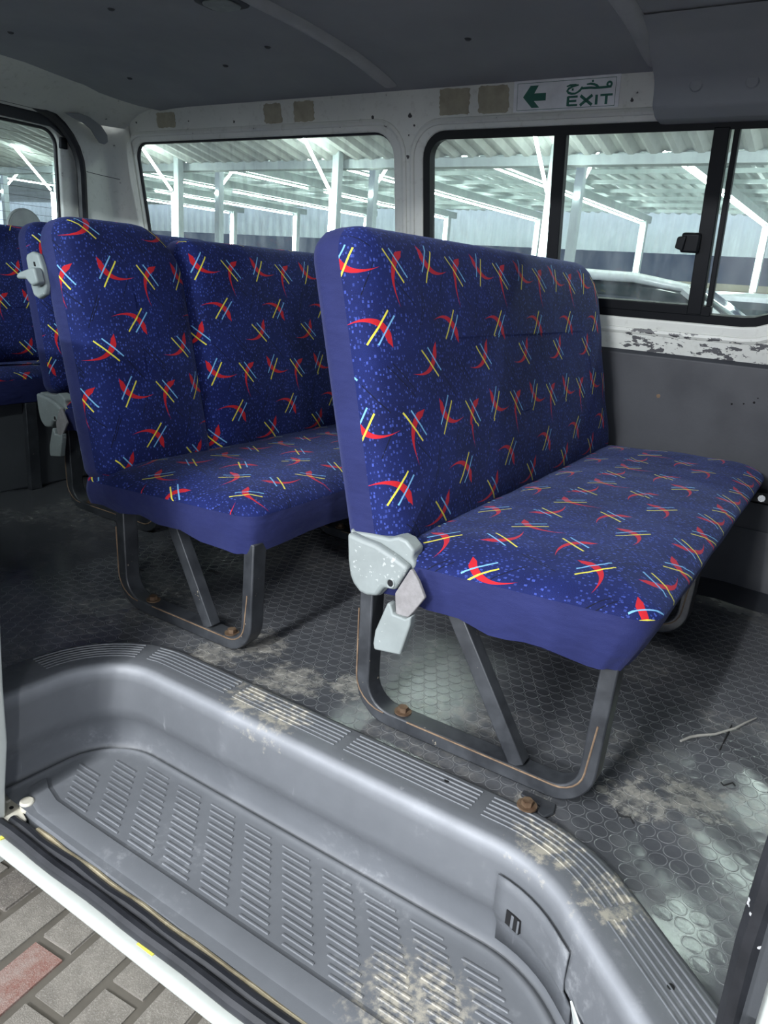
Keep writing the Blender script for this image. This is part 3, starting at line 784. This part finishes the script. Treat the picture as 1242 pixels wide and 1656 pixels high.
# ------------------------------------------------------------------ EXIT sign
sign = empty('exit_sign', WALL(-.855, 1.258, .0015), 'white sticker with green arrow and EXIT lettering above the sliding window', 'sign')
def SG(u, v, d=0.): return WALL(-1.014+.302*u, 1.2555+.0765*v, .0014+d)     # u, v in 0..1
G().prism([(0, 0), (1, 0), (1, 1), (0, 1)], lambda p: SG(p[0], p[1], -.0008), lambda p: SG(p[0], p[1], .0006)).build('sign_board', M['sign_white'], sign, smooth=False)
g = G()
for a in ((.035, .05, .965, .065), (.035, .90, .965, .915), (.035, .05, .0385, .915), (.9615, .05, .965, .915)):
    g.prism([(a[0], a[1]), (a[2], a[1]), (a[2], a[3]), (a[0], a[3])], lambda p: SG(p[0], p[1], .0005), lambda p: SG(p[0], p[1], .0009))
g.build('border_line', M['sign_green'], sign, smooth=False)
G().prism([(.095, .47), (.165, .82), (.245, .82), (.205, .575), (.320, .575), (.320, .335), (.205, .335), (.260, .12), (.185, .12)], lambda p: SG(p[0], p[1], .0005), lambda p: SG(p[0], p[1], .0011)).build('arrow', M['sign_green'], sign, smooth=False)
def strokes(g, pts, wd, closed=False, up=False):
    P = [Vector((p[0]*.302, (.655+(p[1]-.62)*.82 if up else p[1])*.0765)) for p in pts]
    if closed: P = P+[P[0]]
    L = []; R = []
    for i, p in enumerate(P):
        if closed and i in (0, len(P)-1): d = (P[1]-P[-2])
        else: d = (P[min(i+1, len(P)-1)]-P[max(i-1, 0)])
        d.normalize(); ww = wd[i] if isinstance(wd, (list, tuple)) else wd
        nn = Vector((-d.y, d.x))*ww; L.append(p+nn); R.append(p-nn)
    f = lambda q, dd: SG(q.x/.302, q.y/.0765, dd)
    for i in range(len(P)-1):
        q = [L[i], R[i], R[i+1], L[i+1]]
        g.prism([(a.x, a.y) for a in q], lambda p: f(Vector(p), .0005), lambda p: f(Vector(p), .0011))
W_ = .0036
letters = {'E': ([[(.0, 0), (.0, 1)], [(0, .93), (.85, .93)], [(0, .5), (.75, .5)], [(0, .07), (.85, .07)]]), 'X': ([[(0, 0), (.95, 1)], [(0, 1), (.95, 0)]]), 'I': ([[(0, 0), (0, 1)]]), 'T': ([[(0, .93), (1, .93)], [(.5, 0), (.5, 1)]])}
for ch, u0, wu in (('E', .535, .105), ('X', .650, .115), ('I', .798, .1), ('T', .832, .110)):
    g = G()
    for line in letters[ch]: strokes(g, [(u0+a*wu, .115+b*.30) for a, b in line], W_ if (line[0][1] != line[1][1]) else .0026)
    g.build('letter_'+ch.lower(), M['sign_green'], sign, smooth=False)
AR = G(); g = AR   # Arabic word, right to left: loop, joined stem, hooked letter with a dot, tail, open bowl letter
strokes(g, [(.905+.020*math.cos(t), .685+.085*math.sin(t)) for t in [k*math.pi/5 for k in range(10)]], .0026, True, up=True)
strokes(g, [(.925, .60), (.88, .585), (.83, .58), (.775, .585), (.735, .60), (.69, .60), (.655, .595)], .0028, up=True)
strokes(g, [(.700, .735), (.735, .745), (.765, .72), (.795, .66), (.81, .60)], [.0014, .0026, .0028, .0028, .002], up=True)
strokes(g, [(.660, .66), (.655, .60), (.64, .52), (.615, .45), (.585, .42)], [.0018, .0028, .0028, .0022, .001], up=True)
strokes(g, [(.515, .70), (.545, .735), (.60, .735), (.625, .73), (.575, .69), (.535, .62), (.522, .53), (.535, .46), (.565, .42), (.60, .42), (.625, .45)], [.0014, .0026, .0026, .002, .0022, .0028, .003, .003, .0028, .0022, .001], up=True)
for (u, v) in ((.752, .84), (.572, .575)):
    strokes(g, [(u-.008, v), (u+.009, v)], .0027, up=True)
g.build('arabic_word', M['sign_green'], sign, smooth=False)

# ------------------------------------------------------------------ bench seats
def backrest(root, y0, y1, H, T, seam, base, lean, rad, mat, bulge=.011, name='backrest'):
    a = math.radians(lean); eh = Vector((-math.sin(a), 0, math.cos(a))); en = Vector((math.cos(a), 0, math.sin(a)))
    B = Vector(base)
    def to3(u, v, d): return Vector((B.x, u, B.z))+eh*v+en*d
    R = (y0, y1, 0, H, rad)
    lv = [(.19, T+bulge, .19), (.14, T+bulge*.95, .14), (.10, T+bulge*.75, .10), (.065, T+bulge*.35, .065), (.04, T-.002, .040), (.022, T-.009, .021), (.010, T-.019, .006), (.003, T-.030, -.008), (0, T-.042, -.021), (-.001, seam, -.021-(T-.042-seam))]
    mi = min(y1-y0, H)/2-.01
    lv = [l for l in lv if l[0] < mi]
    def wob(li, i, p): return .0025*math.sin(p.x*23+p.y*17)*math.sin(p.y*31-p.x*9)*(li < 5)
    c = rings(name, R, lv, to3, M[mat], root, cap_first=True, wob=wob)
    sb = rings('side_panel', R, [(-.001, seam, 0), (-.003, seam*.75, 0), (-.003, seam*.35, 0), (0, .014, 0), (.005, .005, 0), (.015, 0, 0)], to3, M['navy'], None, cap_last=True)
    sub(sb, c)
    return c
def cushion(root, x0, x1, y0, y1, ztop, tilt, skirt_z, mat, rad, seamdrop=.026, taper=0.):
    """rad order: rear-near, front-near ... in (x,y): (x0y0, x1y0, x1y1, x0y1)"""
    R = (x0, x1, y0, y1, rad)
    def uvsw(o):
        for l in o.data.uv_layers['UVMap'].data: l.uv = (l.uv[1], -l.uv[0])
    def to3(u, v, d): return Vector((u, v, ztop+tilt*(u-x1)+d))
    lv = [(.17, .016, .17), (.12, .0145, .12), (.085, .011, .085), (.055, .005, .055), (.034, -.001, .033), (.018, -.007, .016), (.007, -.015, .003), (.001, -.021, -.004), (0, -seamdrop, -.009)]
    def wob(li, i, p): return .003*math.sin(p.x*27+p.y*13)*math.sin(p.y*21-p.x*8)*(li < 6)+.002*math.sin(p.y*9)*(li >= 6)
    c = rings('seat_cushion', R, lv, to3, M[mat], root, cap_first=True, wob=wob); uvsw(c)
    # plain skirt below the seam, slightly gathered
    V = []; F = []; L = 6; P = rrect(*R); n = len(P)
    for l in range(L):
        t = l/(L-1)
        for i, p in enumerate(P):
            ins = -.003*math.sin(t*math.pi)+.004*t*t+.0025*t*math.sin(i*1.7)+.0015*t*math.sin(i*.63+2)
            q = rrect(*R, inset=0)[i] if l == 0 else None
            cx, cy = (x0+x1)/2, (y0+y1)/2
            dx = -ins if p.x > x1-.05 else (ins if p.x < x0+.05 else 0); dy = -ins if p.y > y1-.05 else (ins if p.y < y0+.05 else 0)
            dx -= taper*t*max(0., min(1., (p.x-x1+.13)/.13))
            zt = ztop+tilt*(p.x-x1)-seamdrop+.002*math.sin(p.y*9)+.0005
            zb = skirt_z+.004*math.sin(p.x*19+p.y*6)+.003*math.sin(p.x*47+p.y*11)-.010*math.exp(-((p.x-x1+.06)/.05)**2)
            V.append((p.x+dx, p.y+dy, zt+(zb-zt)*t))
    for l in range(L-1):
        for i in range(n): F.append([l*n+i, l*n+(i+1) % n, (l+1)*n+(i+1) % n, (l+1)*n+i])
    F.append([(L-1)*n+i for i in range(n)])
    sub(mesh('skirt', V, F, M['navy'], None, auto=60), c)
    return c
def frame(root, xr, xf, y, wdt, top, brace=True, bolts=True):
    """bent flat-bar leg loop standing on the floor, seen from its open side"""
    h = .0135
    path = fillet([(xr-.006, top), (xr, h+.001), (xf, h+.001), (xf+.006, top)], [0, .062, .058, 0], 7)
    lf = G().bar(path, h, y, y+wdt).build('leg_frame', M['steel'], root, bevel=.003)
    # worn edge line along the loop
    e = [Vector((p.x, y-.0002, p.y)) for p in fillet([(xr-.006-h*.9, top*.75), (xr-h*.9, h*1.85), (xr+.05, h*1.9)], [0, .06, 0], 6)]
    sub(G().tube(e, .0015, 6).build('rust_line', M['rust']), lf)
    e = [Vector((p.x, y-.0002, p.y)) for p in fillet([(xr+.10, h*1.95), (xf-h*.5, h*1.95), (xf+.004, top*.55)], [0, .046, 0], 6)]
    sub(G().tube(e, .0016, 6).build('rust_line', M['rust']), lf)
    if brace:
        G().bar([(xr+.150, top+.0), (xf-.115, h*2)], .0135, y+.006, y+wdt-.006).build('brace', M['steel'], root, bevel=.002)
    if bolts:
        for bx in (xr+.078,):
            g = G(); g.cyl((bx, y+wdt*.55, 2*h+.0005), (0, 0, 1), .016, .003, 16); g.cyl((bx, y+wdt*.55, 2*h+.003), (0, 0, 1), .0095, .009, 6); sub(g.build('bolt', M['bolt']), lf)
def plate(root, name, poly, y0, y1, mat, bevel=.004, seg=3):
    return G().prism(poly, lambda p: Vector((p[0], y0, p[1])), lambda p: Vector((p[0], y1, p[1]))).build(name, M[mat], root, bevel=bevel, seg=seg)

BRACKET = [(-0.6883, 0.3647), (-0.6796, 0.3606), (-0.6509, 0.3642), (-0.6247, 0.3655), (-0.6089, 0.3661), (-0.59, 0.3735), (-0.5743, 0.3706), (-0.5578, 0.3577), (-0.5612, 0.3429), (-0.5536, 0.3328), (-0.578, 0.283), (-0.6017, 0.2814), (-0.6098, 0.2698), (-0.62, 0.2575), (-0.6344, 0.2568), (-0.6512, 0.2592), (-0.6669, 0.2714), (-0.6743, 0.286), (-0.6805, 0.3139), (-0.6876, 0.3486)]
RAISED = [(-0.683, 0.3625), (-0.6504, 0.3581), (-0.624, 0.356), (-0.5874, 0.3445), (-0.5566, 0.3318), (-0.579, 0.285), (-0.6027, 0.2834), (-0.6141, 0.264), (-0.6344, 0.2595), (-0.6500, 0.2615), (-0.6645, 0.2734), (-0.6723, 0.287), (-0.6785, 0.3139)]
BUCKLE = [(-0.5812, 0.2691), (-0.5752, 0.2683), (-0.5688, 0.2513), (-0.5454, 0.2506), (-0.5346, 0.2586), (-0.535, 0.2423), (-0.5488, 0.1834), (-0.6004, 0.1756), (-0.6033, 0.186), (-0.6013, 0.2111)]
STRAP = [(-0.5478, 0.3356), (-0.5439, 0.335), (-0.5312, 0.3195), (-0.5166, 0.2943), (-0.5351, 0.2638), (-0.5444, 0.2509), (-0.5686, 0.2495), (-0.5729, 0.2861)]
def hinge_set(root, dx, dy, dz=0.):
    sh = lambda q: [(x+dx, z+dz) for x, z in q]
    br = plate(root, 'hinge_cover', sh(BRACKET), 1.000+dy, 1.034+dy, 'bracket', .005)
    rz = plate(None, 'cover_face', sh(RAISED), .983+dy, 1.003+dy, 'bracket', .007, 4); sub(rz, br)
    g = G(); g.tube([Vector((-.588+dx+.0072*math.cos(t), .9825+dy, .297+dz+.0078*math.sin(t))) for t in [k*math.pi/8 for k in range(16)]], .0016, 6, closed=True); sub(g.build('screw_rim', M['bracket']), br)
    G().cyl((-.588+dx, .9835+dy, .297+dz), (0, -1, 0), .0070, .0006, 16).build('screw_hole', M['hole']).parent = br
    plate(root, 'belt_strap', sh(STRAP), .974+dy, .982+dy, 'strap', .002)
    plate(root, 'buckle', sh(BUCKLE), .966+dy, .984+dy, 'bracket', .005, 3)

# --- front bench (nearest the camera)
fbch = empty('bench_seat', (-.44, 1.60, 0), 'nearest blue patterned bench seat, beside the sliding window, with grey hinge cover and buckle', 'bench seat', 'blue patterned bench seats')
backrest(fbch, 1.008, 2.205, .545, .112, .060, (-.6905, 0, .311), 13.4, (.03, .04, .13, .05), 'cloth')
cushion(fbch, -.645, -.166, 1.004, 2.245, .374, .052, .258, 'cloth_b', (.03, .045, .12, .03), taper=.034)
frame(fbch, -.652, -.228, 1.018, .040, .285)
frame(fbch, -.652, -.245, 1.775, .042, .285)
hinge_set(fbch, 0, 0)
g = G(); g.prism([(-.318, .958), (-.262, .958), (-.258, .935), (-.268, .915), (-.28, .922), (-.282, .94), (-.318, .945)], lambda p: Vector((p[0], p[1]+.045, .001)), lambda p: Vector((p[0], p[1]+.045, .007))); g.build('floor_bracket', M['steel'], fbch, bevel=.002)
g = G(); g.cyl((-.296, .962, .012), (0, 0, 1), .016, .003, 16); g.cyl((-.296, .962, .014), (0, 0, 1), .0095, .009, 6); g.build('bolt', M['bolt'], fbch)

# --- middle bench with split backrest and grab handle
mb = empty('bench_seat', (-1.2, 1.60, 0), 'middle blue bench seat with a split backrest and a pale grab handle', 'bench seat', 'blue patterned bench seats')
backrest(mb, 1.030, 1.362, .577, .105, .056, (-1.4655, 0, .282), 13.0, (.03, .03, .13, .05), 'cloth_b')
backrest(mb, 1.366, 2.200, .557, .100, .050, (-1.4595, 0, .282), 13.0, (.03, .03, .10, .045), 'cloth', name='backrest')
cushion(mb, -1.470, -.944, 1.030, 2.235, .338, .052, .236, 'cloth', (.03, .045, .12, .03))
frame(mb, -1.352, -.966, 1.042, .040, .255)
G().cyl((-1.022, 1.062, .0275), (0, 0, 1), .016, .003, 16).cyl((-1.022, 1.062, .030), (0, 0, 1), .0095, .009, 6).build('bolt', M['bolt'], mb)
frame(mb, -1.352, -.966, 1.775, .042, .255)
HP = [(-1.6072, 0.7655), (-1.6024, 0.7741), (-1.5834, 0.7801), (-1.5621, 0.7758), (-1.5504, 0.7517), (-1.5405, 0.7108), (-1.5462, 0.6916), (-1.5691, 0.6814), (-1.5869, 0.6865), (-1.5956, 0.7072)]
hk = [(-1.6152, 0.7296), (-1.6033, 0.7355), (-1.5524, 0.7486), (-1.5462, 0.7407), (-1.5383, 0.7155), (-1.5608, 0.7078), (-1.5709, 0.7145), (-1.581, 0.7222), (-1.6146, 0.7201)]
hp = plate(mb, 'handle_plate', HP, 1.014, 1.030, 'bracket', .006, 3)
sub(plate(None, 'handle_hook', hk, .994, 1.016, 'bracket', .006, 3), hp)
sub(plate(None, 'handle_slot', [(-1.577, .759), (-1.572, .759), (-1.570, .750), (-1.575, .750)], 1.0125, 1.0145, 'hole', 0), hp)

# --- third bench, further back, starting beyond the aisle
tb = empty('bench_seat', (-1.9, 1.80, 0), 'third blue bench seat, mostly hidden behind the middle bench', 'bench seat', 'blue patterned bench seats')
backrest(tb, 1.400, 2.190, .515, .100, .052, (-2.175, 0, .352), 11.0, (.03, .03, .10, .06), 'cloth_b')
cushion(tb, -2.09, -1.66, 1.402, 2.22, .368, .05, .25, 'cloth', (.03, .045, .10, .03))
frame(tb, -2.07, -1.67, 1.405, .042, .28, brace=False)
hinge_set(tb, -1.505, .400, -.008)

# --- rear bench across the back
rb = empty('bench_seat', (-2.4, 1.55, 0), 'rear blue bench seat below the rear window at the left edge', 'bench seat', 'blue patterned bench seats')
backrest(rb, .90, 2.16, .475, .10, .05, (-2.61, 0, .385), 11.0, (.03, .03, .08, .06), 'cloth')
cushion(rb, -2.56, -2.305, .92, 2.16, .405, .05, .30, 'cloth_b', (.03, .045, .05, .03))
G().box(-2.54, -2.33, .96, 2.12, .0, .31).build('seat_base', M['darktrim'], rb, bevel=.01)
for yy in (1.0, 1.42, 1.86):
    G().bar([(-2.318, .30), (-2.318, .002)], .011, yy, yy+.04).build('leg', M['steel'], rb, bevel=.002)

# ------------------------------------------------------------------ small things on the floor
tw = G().tube([(-.140, 1.318, .006), (-.128, 1.338, .009), (-.117, 1.357, .007), (-.092, 1.379, .009), (-.064, 1.428, .008), (-.050, 1.46, .010), (-.035, 1.500, .007)], [.0022, .0026, .0028, .0022, .0022, .0018, .0012], 7).build('twig', M['twig'])
tag(tw, 'thin pale dry twig lying on the studded mat at the right', 'twig')
for i, (x, y, L, a, lab) in enumerate(((-.073, 1.39, .055, 88, 'thin black straight scrap on the mat under the dry twig'), (-.045, 1.24, .012, 20, 'tiny curled black scrap on the mat below the dry twig, near the door pillar'), (-.165, 1.045, .016, -20, 'small black curl on the mat in front of the nearest bench'))):
    c, s_ = math.cos(math.radians(a)), math.sin(math.radians(a))
    o = G().tube([(x+c*L*t, y+s_*L*t+.004*math.sin(t*3)*(i > 0), .005+.002*math.sin(t*4)) for t in (-1, -.5, 0, .5, 1)], .0013, 6).build('scrap', M['hole']); tag(o, lab, 'scrap')
for i, (x, y, r, lab) in enumerate(((-1.20, 1.06, .022, 'dark torn flake lying on the floor left of the middle bench frame'), (-1.50, 1.20, .016, 'small dark scrap on the floor near the aisle'), (-1.34, 1.32, .014, 'tiny dark scrap on the floor under the middle bench'))):
    P = [(x+r*random.uniform(.5, 1.4)*math.cos(a)*1.4, y+r*random.uniform(.3, .7)*math.sin(a)*.6) for a in [k*math.pi/5 for k in range(10)]]
    o = G().prism(P, lambda p: Vector((p[0], p[1], .0035+.3*(p[0]-x)*.1)), lambda p: Vector((p[0], p[1], .005+.3*(p[0]-x)*.1))).build('flake', M['hole'], smooth=False); tag(o, lab, 'scrap')

# ------------------------------------------------------------------ ground outside: pavers by the door
GZ = -.55
ground = struct(mesh('ground', [(-60, -30, GZ-.02), (30, -30, GZ-.02), (30, 60, GZ-.02), (-60, 60, GZ-.02)], [[0, 1, 2, 3]], M['asphalt']), 'yard ground under and around the van')
pv = struct(G().box(-2.3, .7, -1.0, 1.25, GZ-.03, GZ-.007).build('paving', M['joint'], smooth=False), 'interlocking paving beside the open door')
def paver_mesh(w_, l_, mat):
    g = G().box(-w_/2, w_/2, -l_/2, l_/2, -.045, .0)
    me = bpy.data.meshes.new('paver'); me.from_pydata([tuple(v) for v in g.v], [], g.f); me.materials.append(mat)
    bm = bmesh.new(); bm.from_mesh(me); bmesh.ops.bevel(bm, geom=[e for e in bm.edges], offset=.009, segments=3, affect='EDGES'); bmesh.ops.recalc_face_normals(bm, faces=bm.faces); bm.to_mesh(me); bm.free()
    return me
PM = [paver_mesh(.0965, .192, M['paver_a']), paver_mesh(.0965, .192, M['paver_c']), paver_mesh(.0965, .192, M['paver_b'])]
ca, sa_ = math.cos(math.radians(5)), math.sin(math.radians(5))
rp = random.Random(3)
for i in range(-8, 9):
    for j in range(-3, 4):
        u = i*.0985; v = j*.1945+(i % 2)*.097
        x = -1.02+u*ca-v*sa_; y = .67+u*sa_+v*ca
        if not (-1.75 < x < -.2 and .15 < y < 1.25): continue
        red = (x+1.12)**2+(y-.62)**2 < .0055
        o = bpy.data.objects.new('paver', PM[2 if red else (1 if rp.random() < .30 else 0)]); COL.objects.link(o)
        o.location = (x, y, GZ+rp.uniform(-.003, .002)); o.rotation_euler = (0, 0, math.radians(5+rp.uniform(-1, 1))); par(o, pv)

# ------------------------------------------------------------------ the parking canopy
def tube_thing(name, a, b, label, group, r=.017):
    a, b = Vector(a), Vector(b)
    o = G().tube([a, b], r, 8).build(name, M['tube']); tag(o, label, 'lamp', group); return o
def column(x, y, z1, wdt, label, group, tube=None):
    e = empty('steel_column', (x, y, GZ), label, 'column', group)
    G().box(x-wdt/2, x+wdt/2, y-wdt/2, y+wdt/2, GZ, z1).build('post', M['colwhite'], e, bevel=.01)
    G().box(x-wdt, x+wdt, y-wdt, y+wdt, GZ, GZ+.02).build('base_plate', M['colwhite'], e)
    return e
DX = 2.77
FX = [-3.15-DX*k for k in range(-1, 5)]
for k, x in enumerate(FX):
    column(x, 7.87, 2.30, .10, 'white steel canopy column in the row nearest the far windows', 'near canopy columns')
    tube_thing('led_tube', (x, 7.76, 1.70), (x, 7.76, .95), 'upright LED tube on a near canopy column', 'upright tubes on the near columns')
    tube_thing('led_tube', (x, 7.74, 1.73), (x, 7.14, 2.29), 'slanted LED tube on a near canopy knee brace', 'slanted tubes on the near knee braces')
for xa, lab in ((-3.6, 'LED tube under the aged roof beside the van, rear one'), (-.55, 'LED tube under the aged roof beside the van, front one')):
    tube_thing('led_tube', (xa, 4.5, 2.70), (xa+2.7, 4.5, 2.70), lab, 'tubes under the aged roof beside the van', .035)
BX = [-2.70-2.77*k for k in range(-1, 7)]
for k, x in enumerate(BX):
    tube_thing('led_tube', (x, 8.8, 2.50), (x, 13.6, 2.50), 'long LED tube under a beam of the far canopy, nearer half', 'nearer tubes under the far canopy beams', .015)
    tube_thing('led_tube', (x, 14.2, 2.50), (x, 19.7, 2.50), 'long LED tube under a beam of the far canopy, farther half', 'farther tubes under the far canopy beams', .017)
    b = G().box(x-.05, x+.05, 8.3, 20.4, 2.56, 2.72).build('roof_beam', M['colwhite']); tag(b, 'pale steel beam carrying the far canopy roof', 'beam', 'far canopy beams')
    if k != 1 or True:
        column(x, 19.95, 2.6, .16, 'white steel column in the far row of the canopy', 'far canopy columns')
        tube_thing('led_tube', (x, 19.8, 2.46), (x, 19.8, 1.0), 'upright LED tube on a far canopy column', 'upright tubes on the far columns')
for k, x in enumerate(FX):
    column(x, 8.66, 2.55, .10, 'slim white canopy column in the second row, just behind the near row', 'second row columns')
    tube_thing('led_tube', (x, 8.58, 1.79), (x, 9.12, 2.34), 'short slanted LED tube on a second row knee brace', 'slanted tubes on the second row')
def corrugated(name, x0, x1, ya, za, yb, zb, mat, pitch=.30, amp=.03, ny_=1):
    V = []; F = []; n = int((x1-x0)/pitch*4); d = Vector((0, yb-ya, zb-za)); nr = Vector((0, -d.z, d.y)).normalized()
    for i in range(n+1):
        x = x0+(x1-x0)*i/n; h = amp*(1 if (i % 4) in (1, 2) else -1)
        for j in range(ny_+1):
            p = Vector((x, ya, za))+d*(j/ny_)+nr*h; V.append(p)
    for i in range(n):
        for j in range(ny_): a = i*(ny_+1)+j; F.append([a, a+ny_+1, a+ny_+2, a+1])
    return mesh(name, V, F, mat, None, smooth=False)
r1 = tag(corrugated('canopy_roof', -34, 8, 8.05, 2.12, -5.5, 4.9, M['oldsheet'], .22, .022), 'aged corrugated canopy roof sloping over the van', 'roof')
r2 = tag(corrugated('canopy_roof', -34, 8, 8.3, 3.05, 20.9, 2.86, M['galv'], .26, .028), 'pale corrugated roof of the far canopy', 'roof')
for j in range(10):
    y = 9.0+j*1.22
    b = G().box(-34, 8, y-.025, y+.025, 2.78, 2.85).build('purlin', M['galv'], r2, smooth=False)
gt = G().box(-34, 8, 8.0, 8.16, 2.02, 2.12).build('gutter', M['colwhite'], r1, smooth=False)
bw = tag(corrugated('sheet_wall', -36, 10, 22.0, 1.95, 22.0, 3.1, M['galv'], .34, .03), 'white corrugated sheet wall along the back of the yard', 'wall')
dw = tag(G().box(-36, 10, 25.0, 25.3, GZ, 3.2).build('shed_back', M['darkwall']), 'dark shed back behind the sheet wall', 'wall')
yd = tag(G().box(-36, 10, 22.6, 22.8, GZ, 1.28).build('yard_wall', M['yard']), 'low sand coloured yard wall behind the parked cars', 'wall')

# ------------------------------------------------------------------ parked cars seen through the windows
def car(x, y, rot, mat, label, h=1.46):
    e = empty('parked_car', (x, y, GZ), label, 'car', 'cars parked under the canopy')
    mt = Matrix.Translation((x, y, GZ)) @ Matrix.Rotation(math.radians(rot), 4, 'Z')
    def loft(secs, name, m, bev=.0):
        V = []; F = []; k = None
        for (px, hw, z0, z1, r) in secs:
            q = rrect(-hw, hw, z0, z1, (r*.5, r*.5, r, r), 0, 4, 3); k = len(q); V += [mt @ Vector((px, p.x, p.y)) for p in q]
        for i in range(len(secs)-1):
            for j in range(k): F.append([i*k+j, i*k+(j+1) % k, (i+1)*k+(j+1) % k, (i+1)*k+j])
        F += [list(range(k)), [(len(secs)-1)*k+j for j in range(k)]]
        return mesh(name, V, F, m, e, auto=50)
    loft([(-2.2, .70, .35, .72, .08), (-2.1, .82, .22, .92, .12), (-1.4, .87, .20, .98, .14), (-.4, .88, .20, .98, .12), (.9, .88, .20, .96, .12), (1.7, .86, .20, .90, .14), (2.15, .78, .24, .74, .14), (2.25, .66, .34, .62, .1)], 'car_body', mat)
    loft([(-1.75, .70, .94, .97, .01), (-1.15, .66, .94, h-.06, .12), (-.6, .66, .94, h, .14), (.1, .65, .94, h-.01, .14), (.45, .64, .94, h-.06, .12), (1.15, .70, .93, .96, .01)], 'cabin_glass', M['carglass'])
    loft([(-1.2, .60, h-.10, h-.04, .03), (-.95, .63, h-.06, h+.01, .03), (-.5, .64, h-.05, h+.02, .035), (.1, .63, h-.05, h+.01, .035), (.42, .60, h-.09, h-.04, .03)], 'car_roof', mat)
    for s in (-1, 1):
        for px in (-1.35, 1.35):
            G().tube([mt @ Vector((px, s*.72, .31)), mt @ Vector((px, s*.89, .31))], .31, 20).build('wheel', M['tyre'], e)
        for px, px2, zz in ((-1.15, -1.6, 0), (.40, 1.05, 0), (-.35, -.35, 0)):
            G().tube([mt @ Vector((px, s*.655, h-.07)), mt @ Vector((px2, s*.70, .95))], .03, 6).build('roof_pillar', mat, e)
car(-1.45, 5.35, 4, M['carwhite'], 'white parked car seen low through the middle pane of the sliding window')
car(-1.5, 11.3, 88, M['carwhite'], 'white parked car seen through the right pane of the sliding window')
car(-7.25, 5.4, 88, M['cardark'], 'dark parked car behind the fixed side window, hidden below its glass', 1.46)
car(-4.05, 16.0, 88, M['cardark'], 'dark parked car far back under the far canopy, behind the middle pane')
car(-6.8, 16.2, 92, M['carwhite'], 'white parked car far back under the far canopy, left of the dark one')
# barrier rail in front of the back row
rl = empty('barrier_rail', (-4, 13.62, GZ), 'thin rusty barrier rail crossing the yard in front of the back row', 'barrier')
G().tube([(-16, 13.62, .92), (4, 13.62, .97)], .03, 6).build('top_rail', M['rust'], rl)
for i in range(9):
    G().tube([(-15+i*2.3, 13.62, GZ), (-15+i*2.3, 13.62, .93)], .025, 6).build('rail_post', M['rust'], rl)

# ------------------------------------------------------------------ LED tubes on the door side of the canopy (behind the camera); these light the cabin
def lamp_tube(a, b, watts, label, group):
    a, b = Vector(a), Vector(b); e = empty('led_tube', (a+b)/2, label, 'lamp', group)
    d = (b-a); L = d.length; d.normalize()
    G().tube([a, b], .03, 8).build('diffuser', M['colwhite'], e)
    ld = bpy.data.lights.new('led_tube_light', 'AREA'); ld.shape = 'RECTANGLE'; ld.size = L; ld.size_y = .10; ld.energy = watts; ld.color = (.94, .97, 1.)
    o = bpy.data.objects.new('led_tube_light', ld); COL.objects.link(o)
    tgt = Vector((-.6, 1.0, .3)); c = (a+b)/2
    zax = (c-tgt); zax -= d*zax.dot(d); zax.normalize(); yax = zax.cross(d)
    mw = Matrix(((d.x, yax.x, zax.x, 0), (d.y, yax.y, zax.y, 0), (d.z, yax.z, zax.z, 0), (0, 0, 0, 1)))
    mw.translation = c+(-zax)*.04
    o.parent = e; o.matrix_parent_inverse = Matrix.Translation(-Vector(e.location)); o.matrix_basis = mw
    return e
lamp_tube((-1.05, -3.6, 1.95), (-.15, -3.6, 1.95), DOOR_TUBE_W, 'LED tube on the canopy beam facing the open door', 'door side tubes')
lamp_tube((-.6, -4.2, 3.2), (-.6, -1.0, 3.6), DOOR_TUBE_W*1.0, 'LED tube under the rafter above the open door', 'door side tubes')
lamp_tube((3.0, -3.2, 1.0), (3.0, -3.2, 2.4), DOOR_TUBE_W*.40, 'upright LED tube on the column ahead of the door', 'door side tubes')
lamp_tube((-4.2, -3.2, 1.0), (-4.2, -3.2, 2.4), DOOR_TUBE_W*.45, 'upright LED tube on the column behind the door', 'door side tubes')
